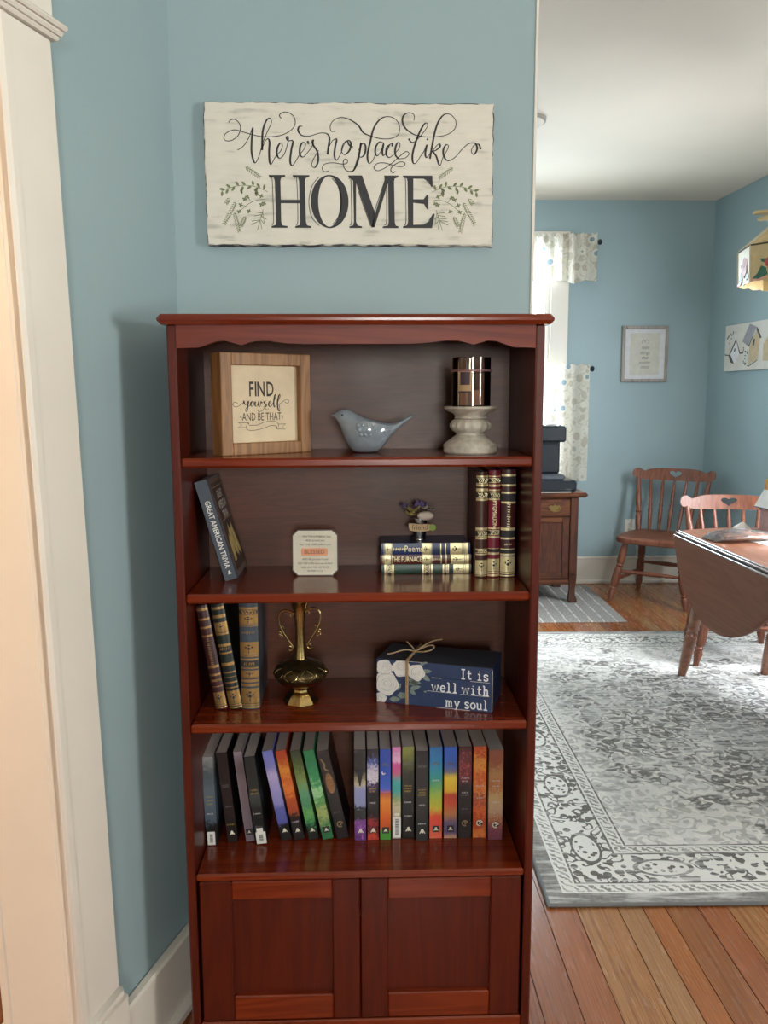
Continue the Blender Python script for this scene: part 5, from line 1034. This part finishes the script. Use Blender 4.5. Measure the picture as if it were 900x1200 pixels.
# ================================================================== chairs
def dining_chair(lab, loc, rot):
    t = thing('dining_chair', lab, 'chair', loc, rot, 'heart back dining chairs')
    # seat: softly scooped slab
    def outl(k, z): 
        pts_ = [(-.20, .205), (-.10, .222), (.10, .222), (.20, .205), (.232, .10), (.25, -.08), (.235, -.20), (.15, -.235), (0, -.243), (-.15, -.235), (-.235, -.20), (-.25, -.08), (-.232, .10)]
        return [(x*k, y*k, z) for x, y in crom(pts_, 3, True)]
    ob('seat', MB().loft([outl(.90, .405), outl(.985, .413), outl(1, .435), outl(.99, .446), outl(.95, .452), outl(.6, .445), outl(.25, .441)][::1]), CHAIRW, t, smooth=50)
    lp = [(0, .015), (.06, .017), (.16, .025), (.20, .018), (.22, .0245), (.245, .018), (.28, .025), (.34, .0275), (.50, .0265), (.57, .020), (.59, .0265), (.615, .020), (.66, .0265), (.80, .024), (.90, .020), (1, .018)]
    F = {}
    for s in (-1, 1):
        F[s, 0] = ((s*.255, -.235, .0), (s*.175, -.165, .425)); F[s, 1] = ((s*.215, .265, 0), (s*.16, .155, .425))
        for k in (0, 1): ob('leg', MB().turned(F[s, k][0], F[s, k][1], lp, 12), CHAIRW, t)
    P_ = lambda s, k, u: tuple(a+(b2-a)*u for a, b2 in zip(*F[s, k]))
    sp = [(0, .009), (.2, .0115), (.24, .015), (.27, .0115), (.5, .0165), (.73, .0115), (.76, .015), (.8, .0115), (1, .009)]
    for s in (-1, 1): ob('stretcher', MB().turned(P_(s, 0, .36), P_(s, 1, .36), sp, 10), CHAIRW, t)
    ob('stretcher', MB().turned(P_(-1, 0, .5), P_(1, 0, .5), sp, 10), CHAIRW, t); ob('stretcher', MB().turned(P_(-1, 1, .5), P_(1, 1, .5), sp, 10), CHAIRW, t)
    # back: the rail bows away from the sitter
    HW = .285
    bow = lambda x: .315-.06*(x/HW)**2
    topz = [(0, .880), (.08, .881), (.14, .878), (.175, .872), (.20, .862), (.214, .858), (.226, .866), (.245, .878), (.265, .877), (.28, .866), (HW, .848)]
    botz = [(HW, .832), (.275, .818), (.255, .812), (.235, .806), (.2, .800), (.1, .797), (0, .797)]
    right = topz+botz; lp_ = right[:-1]+[(-x, z) for x, z in reversed(right) if True][0:len(right)-1]
    heart = []
    for k in range(28):
        a = 2*math.pi*k/28; hx = 16*math.sin(a)**3; hz = 13*math.cos(a)-5*math.cos(2*a)-2*math.cos(3*a)-math.cos(4*a)
        heart.append((hx*.0028, .843+hz*.0017))
    v2, f2 = filled([lp_, heart])
    bm = bmesh.new(); bvs = [bm.verts.new((x, 0, z)) for x, z in v2]
    for f in f2:
        try: bm.faces.new([bvs[i] for i in f])
        except ValueError: pass
    for k in range(-9, 10):
        bmesh.ops.bisect_plane(bm, geom=bm.verts[:]+bm.edges[:]+bm.faces[:], plane_co=(k*.03+.0007, 0, 0), plane_no=(1, 0, 0))
    bmesh.ops.recalc_face_normals(bm, faces=bm.faces[:])
    ge = bmesh.ops.extrude_face_region(bm, geom=bm.faces[:]); th = .022
    for e in ge['geom']:
        if isinstance(e, bmesh.types.BMVert): e.co.y += th
    bmesh.ops.recalc_face_normals(bm, faces=bm.faces[:])
    for vv_ in bm.verts: vv_.co.y += bow(vv_.co.x)-th/2+(vv_.co.z-.80)*.22
    bm.verts.index_update(); mb = MB(); mb.add([tuple(q.co) for q in bm.verts], [tuple(q.index for q in f.verts) for f in bm.faces]); bm.free()
    ob('crest_rail', mb, CHAIRW, t, smooth=30)
    for s in (-1, 1): ob('back_post', MB().turned((s*.20, .165, .44), (s*.245, bow(.245), .815), [(0, .016), (.1, .020), (.26, .0225), (.33, .016), (.36, .022), (.39, .016), (.5, .021), (.7, .0195), (.86, .015), (1, .014)], 12), CHAIRW, t)
    for k in range(5):
        u = (k-2)/2
        ob('spindle', MB().turned((u*.13, .195, .44), (u*.165, bow(u*.165)+.002, .805), [(0, .009), (.2, .013), (.42, .015), (.46, .011), (.5, .015), (.54, .011), (.7, .013), (1, .009)], 10), CHAIRW, t)
    return t
dining_chair('brown spindle back chair with heart cutout standing in the room corner', (2.045, 5.60, .0), (0, 0, R(-36)))
dining_chair('brown spindle back chair with heart cutout tucked behind the table', (2.01, 4.32, .0105), (0, 0, R(-11))).scale = (.945, .945, .945)

# ================================================================== drop leaf table and what stands on it
TX, TY, TR, TZ = 1.81, 3.345, .615, .765
tb = thing('drop_leaf_table', 'round brown drop leaf dining table with near leaf hanging down', 'table', (TX, TY, .011))
tz = TZ-.011
hx = .30; hy = math.sqrt(TR**2-hx**2)
a0 = math.asin(hx/TR)
def topring(o, z):
    r = TR-o; aa = math.asin((hx-o*.0)/r if hx < r else 1)
    up = [(r*math.sin(-aa+2*aa*k/20), r*math.cos(-aa+2*aa*k/20), z) for k in range(21)]
    return up+[(-x, -y, z) for x, y, z in up]
ob('tabletop', MB().loft([topring(.008, tz-.022), topring(.002, tz-.017), topring(.0, tz-.010), topring(.003, tz-.003), topring(.008, tz)]), TABLEW, tb, smooth=25)
# rule joint: rounded, gleaming edge mouldings along both hinges
RJ = pm('polished_rule_joint', '#8f8079', .12, .0, coat=1)
RJD = pm('rule_joint_groove', '#2b1f1a', .5)
for s in (-1, 1):
    ob('hinge_moulding', MB().tube([(s*(hx+.001), -hy+.004, tz-.004), (s*(hx+.001), hy-.004, tz-.004)], .0055, 12).tube([(s*(hx+.013), -hy+.004, tz-.010), (s*(hx+.013), hy-.004, tz-.010)], .0062, 12).tube([(s*(hx+.024), -hy+.004, tz-.022), (s*(hx+.024), hy-.004, tz-.022)], .0052, 12), RJ, tb)
    ob('hinge_groove', MB().box(min(s*(hx-.004), s*(hx+.022)), max(s*(hx-.004), s*(hx+.022)), -hy+.002, hy-.002, tz-.03, tz-.012), RJD, tb)
    dpt = TR-hx
    lw = []
    for k in range(25):
        a = -a0-(math.pi-2*a0)*k/24+math.pi/2*0
        aa = math.pi/2-a0; an = -aa+2*aa*k/24
        lw.append((TR*math.sin(an), TR*math.cos(an)-hx))
    # hanging leaf: outline in (y, depth) set upright, with a slight outward flare
    def ring(o, off): 
        return [(s*(hx+.006+off+.03*(d/dpt)), y*(1-o/TR), tz-.024-d*(1-o/dpt)) for y, d in lw]
    ob('drop_leaf', MB().loft([ring(.005, 0), ring(0, .005), ring(0, .015), ring(.005, .020)]), LEAFW, tb, smooth=25)
ob('apron', MB().box(-.23, .23, -.40, .40, tz-.115, tz-.022, None, .004), TABLEW, tb)
lp = [(0, .019), (.02, .021), (.10, .0255), (.25, .0285), (.30, .0295), (.315, .023), (.33, .029), (.345, .022), (.37, .030), (.39, .024), (.42, .028), (.55, .033), (.75, .034), (.80, .030), (1, .030)]
for sx_ in (-1, 1):
    for sy_ in (-1, 1): ob('leg', MB().turned((sx_*.215 if sx_ > 0 else -.205, sy_*.665, .0), (sx_*.185, sy_*.40, tz-.03), lp, 14), TABLEW, tb)
pa = tag(ob('paper_sheet', MB().box(-.14, .14, -.22, .22, 0, .001).add([(-.135, .215, .0012), (.1, .215, .0012), (.1, .19, .0012), (-.135, .19, .0012)], [(0, 3, 2, 1)]), PAPER, None, (1.86, 3.51, TZ+.0006), (0, 0, R(12))), 'white paper sheet lying on the table beneath the clear bag', 'paper')
zb = thing('zip_bag', 'clear plastic zip bag of flat brown food lying on the table', 'bag', (1.70, 3.62, TZ+.002), (0, 0, R(8)))
rnd = random.Random(11)
bagm = MB(); rings = []
for j in range(13):
    t = j/12; x = -.17+.34*t; rw = .10*min(1, .55+2.4*t, .5+3*(1-t)); hh = .034*math.sin(math.pi*min(1, max(0, t*1.05)))**.6+.004
    rings.append([(x+rnd.uniform(-.004, .004), rw*math.cos(2*math.pi*k/24), .0015+max(0, hh*(.5+.5*math.sin(2*math.pi*k/24))*(1+rnd.uniform(-.22, .22)))) for k in range(24)])
bagm.loft(rings)
ob('film', bagm, BAGFILM, zb, smooth=60)
FOOD = pm('brown_baked_strips', '#a8745a', .7, var=.35, vscale=60, bump=.5, bscale=80)
for k in range(6):
    y = -.06+.024*k; L = rnd.uniform(.09, .13)
    ob('food_strip', MB().tube(crom([(-L+rnd.uniform(0, .02), y, .009), (-L*.4, y+rnd.uniform(-.01, .01), .015+.004*(k % 2)), (L*.3, y+rnd.uniform(-.01, .01), .016), (L, y*.8, .009)], 4), [.005]+[.0085]*11+[.005], 8), FOOD, zb)
ob('zip_strip', MB().box(.165, .178, -.09, .09, .002, .006, None, .001), pm('blue_zip', '#8d9bb8', .4), zb)
gb_ = thing('basket_bag', 'small gift carrier with orange band white flared sides and white handle on table', 'gift bag', (1.995, 3.80, TZ+.0005), (0, 0, R(6)))
ob('carton', MB().box(-.105, .105, -.07, .07, 0, .115, None, .002), pm('grey_beige_carton', '#aaa49a', .7), gb_)
ob('floral_side', MB().box(-.1055, -.055, -.0706, .0706, .002, .113), pm('pink_floral_print', '#b08a84', .7, var=.3, vscale=160), gb_)
ob('carton_window', MB().box(.05, .104, -.0712, -.069, .03, .075), pm('dark_grey_print', '#77777a', .6), gb_)
def sq(wx, wy, z): return [(-wx, -wy, z), (wx, -wy, z), (wx, wy, z), (-wx, wy, z)]
ob('white_skirt', MB().loft([sq(.128, .090, .113), sq(.100, .062, .195)]), pm('white_card', '#dcdad5', .6), gb_)
ob('skirt_trim', MB().box(-.129, .129, -.0915, .0915, .109, .115), pm('dark_card_edge', '#5f5f5c', .6), gb_)
lo_ = MB()
for k in range(9):
    x = -.115+.0285*k
    lo_.tube([(x+.010*math.cos(a), -.090+.35*(.0+.012*math.sin(a)), .128+.013*math.sin(a)) for a in [2*math.pi*j/12 for j in range(12)]], .0016, 5, None, True)
ob('loop_trim', lo_, pm('grey_green_loop', '#8b8f7c', .7), gb_)
ob('orange_band', MB().loft([sq(.097, .060, .194), sq(.097, .060, .242)]), pm('orange_print', '#cc8a3e', .6, var=.25, vscale=60), gb_)
ob('handle', MB().tube(crom([(-.02, -.072, .125), (-.018, -.068, .19), (-.002, -.064, .25), (.04, -.062, .292), (.09, -.062, .296), (.13, -.064, .25), (.14, -.068, .19), (.142, -.072, .125)], 5), .0055, 8), pm('white_handle', '#eceae4', .4), gb_)
nk = thing('paper_napkin', 'crumpled white paper napkin on table behind the zip bag', 'napkin', (1.80, 3.86, TZ+.0005))
rnd = random.Random(3); rings = []
for j in range(6):
    t = j/5; rings.append([((.05*(1-t*.9)*(1+rnd.uniform(-.25, .25)))*math.cos(2*math.pi*k/12), (.04*(1-t*.9)*(1+rnd.uniform(-.25, .25)))*math.sin(2*math.pi*k/12), .04*t**.8) for k in range(12)])
ob('paper', MB().loft(rings), PAPER, nk, smooth=20)

# ================================================================== walls: print, canvas, outlet
fp_ = thing('framed_print', 'grey framed little things print on the far blue wall', 'framed print', (2.0635, YB-.001, 1.689))
w2, h2 = .168, .2
for x0, x1 in ((-w2, -w2+.023), (w2-.023, w2)): ob('frame_side', MB().box(x0, x1, -.022, 0, -h2, h2, None, .003), GREYW, fp_)
for z0, z1 in ((-h2, -h2+.023), (h2-.023, h2)): ob('frame_rail', MB().box(-w2+.023, w2-.023, -.022, 0, z0, z1, None, .003), GREYW, fp_)
mt_ = ob('mat_board', MB().box(-w2+.022, w2-.022, -.012, -.006, -h2+.022, h2-.022), pm('white_mat', '#cfcfd2', .7), fp_)
pr = ob('print', MB().box(-.108, .108, -.0126, -.011, -.148, .148), pm('cream_print', '#c6c4ba', .7), fp_)
g = MB(); fm = T(0, -.0128, 0) @ FRONT
for tx, z in (('little', .045), ('things', .008), ('that', -.026), ('matter', -.060), ('most', -.092)): g.text(tx, .036, fm @ T(.0, z, 0), .85, .0002, shear=.3)
g.stroke([(-.022, .072), (-.024, .09), (-.012, .1), (0, .092), (.012, .1), (.024, .09), (.022, .072)], .002, None, fm, .0002); g.stroke([(-.006, .08), (0, .088), (.006, .08)], .002, None, fm, .0002)
ob('lettering', g, pm('grey_script_ink', '#6b6c68', .6), pr)
# canvas on the right wall: x along wall from the corner, plane faces the room
CV = thing('birdhouse_canvas', 'white canvas painting of birdhouses on the right wall', 'painting', (0, 0, 0)); 
c0, c1, zc0, zc1 = .31, 1.12, 1.555, 1.862
CV.matrix_world = MR @ T(c0, -.001, zc0)
cw, chh = c1-c0, zc1-zc0
cvm = pm('canvas_wash', '#cfccc4', .8, var=.06, vscale=12, bump=.2, bscale=500)
ob('canvas', MB().box(0, cw, -.03, 0, 0, chh, None, .002), cvm, CV)
CF = T(0, -.0302, 0) @ FRONT
gd, tp, lg, wh = pm('painted_dark_grey', '#50544f', .8, var=.2), pm('painted_tan', '#bda98a', .8, var=.12), pm('painted_grey', '#94949a', .8, var=.12), pm('painted_white', '#dcdade', .8)
ccx = lambda l: [((x-185)/700*.5, (1030-y)/840*chh) for x, y in l]
def paint(name, polys, mat, z=.0002):
    mb = MB()
    for p in polys: mb.plate(ccx(p), z, CF)
    ob(name, mb, mat, CV)
paint('painted_roof', [[(640, 215), (770, 290), (655, 610), (520, 510)], [(1000, 330), (1130, 560), (1090, 590), (990, 430)]], lg)
paint('painted_wall', [[(770, 340), (840, 480), (820, 850), (650, 930), (655, 620)], [(990, 440), (1090, 590), (1070, 900), (900, 880), (900, 600)]], tp)
paint('painted_birdhouse', [[(395, 490), (470, 730), (385, 900), (300, 730)]], wh)
paint('painted_shadow', [[(270, 740), (310, 740), (385, 905), (300, 860)], [(395, 455), (405, 490), (290, 750), (190, 730), (195, 710), (275, 730)], [(395, 455), (410, 480), (490, 700), (540, 690), (545, 640), (560, 650), (545, 730), (480, 730)], [(770, 285), (800, 330), (865, 485), (835, 495), (765, 330)], [(520, 510), (640, 600), (720, 410), (725, 430), (650, 620)], [(715, 500), (755, 490), (740, 610), (710, 605)], [(375, 620), (400, 625), (390, 685), (368, 680)], [(640, 960), (800, 860), (815, 868), (650, 975)]], gd, .0004)
rnd = random.Random(6); mb = MB()
for k in range(26):
    x, y = (rnd.uniform(540, 640), rnd.uniform(650, 950)) if k < 15 else (rnd.uniform(220, 390), rnd.uniform(340, 600))
    a = rnd.uniform(0, 6.28); mb.plate(ccx([(x, y), (x+28*math.cos(a)-10*math.sin(a), y+28*math.sin(a)+10*math.cos(a)), (x+44*math.cos(a), y+44*math.sin(a)), (x+28*math.cos(a)+10*math.sin(a), y+28*math.sin(a)-10*math.cos(a))]), .0005, CF)
o = ob('painted_foliage', mb, gd, CV); o['kind'] = 'stuff'
ol = thing('wall_outlet', 'white wall outlet with plug behind the corner chair', 'outlet', (2.005, YB-.001, .425))
ob('cover_plate', MB().box(-.036, .036, -.006, 0, -.058, .058, None, .002), WHITE, ol)
ob('socket', MB().box(-.016, .016, -.009, -.004, .006, .036, None, .002), WHITE, ol); ob('socket', MB().box(-.016, .016, -.009, -.004, -.036, -.006, None, .002), WHITE, ol)
cd = thing('power_cord', 'white power cord hanging from outlet plug behind the corner chair', 'cord', (2.005, YB-.02, .425))
ob('plug', MB().box(-.014, .014, -.024, .008, -.034, -.008, None, .004), WHITE, cd)
ob('cable', MB().tube(crom([(0, -.022, -.03), (.025, -.03, -.08), (.045, -.03, -.16), (.04, -.035, -.25), (.03, -.04, -.34), (.06, -.045, -.415), (.16, -.05, -.433)], 5), .0035, 7), WHITE, cd)

# ================================================================== stained glass pendant and ceiling lamp
LX, LY, LZ = 1.80, 3.45, 1.845
lm = thing('pendant_lamp', 'stained glass pendant lamp with red flowers hanging over the dining table', 'lamp', (LX, LY, LZ))
bt_ = math.atan2(.46, -.89)-R(6)                 # leftmost corner as seen from the bookcase side
N8 = 8; RA, RBt = .252, .245
vt = [(math.cos(bt_+2*math.pi*k/N8), math.sin(bt_+2*math.pi*k/N8)) for k in range(N8)]
GLC = pm('cream_art_glass', '#c9b07c', .38, var=.12, vscale=25, coat=0); GLR = pm('red_art_glass', '#b5463f', .38, var=.25, vscale=60, coat=0); GLG = pm('green_art_glass', '#2f6247', .38, var=.25, vscale=60, coat=0); GLP = pm('pink_art_glass', '#d99a88', .38, var=.25, vscale=60, coat=0); LEAD = pm('lead_came', '#4a4436', .4, .5); CAME = pm('cream_came', '#d8cdb0', .4)
z1_, z2_ = .142, .305
for k in range(N8):
    a, b2 = vt[k], vt[(k+1) % N8]; A3 = Vector((a[0]*RBt, a[1]*RBt, 0)); B3 = Vector((b2[0]*RBt, b2[1]*RBt, 0)); A4 = Vector((a[0]*RA, a[1]*RA, z1_)); B4 = Vector((b2[0]*RA, b2[1]*RA, z1_))
    ex = (B3-A3).normalized(); out = Vector((0, 0, 1)).cross(ex)*-1
    cen = (A3+B3)/2
    if out.dot(Vector((cen.x, cen.y, 0))) < 0: out = -out
    L = (B3-A3).length
    sh = [A3.copy(), A3+ex*L*.2+Vector((0, 0, .006)), A3+ex*L*.4-Vector((0, 0, .004)), A3+ex*L*.6+Vector((0, 0, .003)), A3+ex*L*.8-Vector((0, 0, .003)), B3.copy(), B4, A4]
    mb = MB(); n = len(sh); mb.add([tuple(p) for p in sh]+[tuple(p-out*.004) for p in sh], [tuple(range(n)), tuple(range(2*n-1, n-1, -1))]+[(i, n+i, n+(i+1) % n, (i+1) % n) for i in range(n)])
    pn_ = ob('skirt_panel', mb, GLC, lm, smooth=0)
    pm_ = Matrix((( ex.x, 0, out.x, 0), (ex.y, 0, out.y, 0), (0, 1, 0, 0), (0, 0, 0, 1))); pm_ = T(*(cen+out*.0018)) @ pm_
    def bl(poly, z=0): return MB().prism(poly, z, z+.002, pm_)
    ob('green_leaf', bl([(-.065, .132), (-.035, .118), (-.012, .095), (-.025, .065), (-.045, .072), (-.06, .095)]), GLG, pn_, smooth=0)
    ob('green_leaf', bl([(-.083, .012), (-.062, .030), (-.048, .058), (-.028, .05), (-.02, .022), (-.05, .006)]), GLG, pn_, smooth=0)
    ob('green_leaf', bl([(.085, .02), (.05, .05), (.03, .04), (.045, .012)]), GLG, pn_, smooth=0)
    ob('green_leaf', bl([(.06, .13), (.03, .11), (.015, .09), (.05, .085)]), GLG, pn_, smooth=0)
    for j in range(5):
        q = 2*math.pi*j/5+.6; px_, pz_ = .012+.024*math.cos(q), .068+.024*math.sin(q)
        ob('red_petal', bl([(px_+.021*math.cos(a_), pz_+.021*math.sin(a_)) for a_ in [2*math.pi*i/10 for i in range(10)]], .0008+.0003*j), GLR, pn_, smooth=0)
    ob('pink_edge', bl([(-.085, .004), (-.05, .0), (-.02, .012), (-.025, .018), (-.055, .008), (-.085, .012)], .001), GLP, pn_, smooth=0)
    ob('came', MB().tube([A3, A4], .0042, 6), CAME, lm); ob('came', MB().tube([A4, B4], .0035, 6), LEAD, lm)
    At, Bt = Vector((a[0]*.055, a[1]*.055, z2_)), Vector((b2[0]*.055, b2[1]*.055, z2_))
    ob('roof_panel', MB().add([tuple(A4), tuple(B4), tuple(Bt), tuple(At)]+[tuple(p-Vector((0, 0, .004))) for p in (A4, B4, Bt, At)], [(0, 1, 2, 3), (7, 6, 5, 4), (0, 4, 5, 1), (1, 5, 6, 2), (2, 6, 7, 3), (3, 7, 4, 0)]), GLC, lm, smooth=0)
    ob('came', MB().tube([A4, At], .0045, 6), CAME, lm)
    d2 = Vector(((a[0]+b2[0])/2, (a[1]+b2[1])/2, 0)).normalized(); s2 = d2.cross(Vector((0, 0, 1)))
    ob('crown_leaf', MB().loft([[tuple(d2*r_2+s2*w_*q+Vector((0, 0, z_+.004*abs(q)))) for q in (-1, -.4, .4, 1)]+[tuple(d2*r_2+s2*w_*q+Vector((0, 0, z_-.005))) for q in (1, -1)] for r_2, w_, z_ in ((.050, .018, .312), (.095, .036, .292), (.15, .036, .284), (.205, .014, .284))]), GLC, lm)
ob('collar', MB().lathe([(.058, .295), (.062, .31), (.05, .325), (.03, .34), (.012, .35)], 20), BRASS, lm)
ob('stem', MB().tube([(0, 0, .34), (0, 0, H-LZ-.03)], .006, 8), BRASS, lm); ob('canopy', MB().lathe([(.065, H-LZ-.001), (.063, H-LZ-.012), (.03, H-LZ-.03), (.01, H-LZ-.035)][::-1], 24), BRASS, lm)
ob('socket', MB().lathe([(.02, .2), (.022, .26), (.02, .3)], 14), BRASSD, lm); ob('bulb', MB().lathe([(.012, .2), (.026, .17), (.03, .145), (.024, .12), (.008, .108), (0, .106)][::-1], 16), pm('frosted_bulb', '#e8e4da', .4), lm)
cl = thing('ceiling_light', 'round white flush ceiling light beside the wall edge', 'ceiling light', (.83, 4.38, H))
ob('rim', MB().lathe([(.10, -.018), (.106, -.016), (.108, -.001), (.10, 0)], 40), pm('nickel_rim', '#9a938a', .35, .6), cl)
ob('dome', MB().lathe([(.0, -.055), (.04, -.052), (.075, -.04), (.098, -.018)], 36), pm('opal_glass', '#d8d4ca', .3), cl)
# woven basket in the hall beyond the doorway
bp_ = Vector((CX, CY))+DL*.33+NL*-.62
hb = thing('wicker_basket', 'brown wicker basket on the hall floor beyond the doorway', 'basket', (bp_.x, bp_.y, 0))
WK = pm('brown_wicker', '#7a4f3a', .7, var=.4, vscale=70, bump=.6, bscale=90)
for k in range(17): ob('coil', MB().tube([((.15+.03*math.sin(k/16*3.0))*math.cos(a), (.15+.03*math.sin(k/16*3.0))*math.sin(a), .012+k*.0205) for a in [2*math.pi*j/28 for j in range(28)]], .0112, 7, None, True), WK, hb)
ob('base', MB().lathe([(.148, .002), (.15, .012)], 28), WK, hb)
for nm_ in ('gilt_tooling', 'dark_tooling', 'title_lettering', 'title_print', 'lettering', 'script_lettering', 'painted_sprig', 'petal_lines', 'leaf_print', 'barcode', 'worn_edge', 'rose_print', 'stems', 'scroll_engraving', 'tag_print', 'cover_title', 'spine_title', 'tag_lettering', 'plate_lettering', 'name_print', 'loop_trim', 'painted_shadow', 'painted_wall', 'painted_roof', 'twine', 'twine_bow', 'cover_rule', 'letter'):
    for o in bpy.data.objects:
        if o.name.split('.')[0] == nm_: o['kind'] = 'stuff'
bpy.context.view_layer.update()
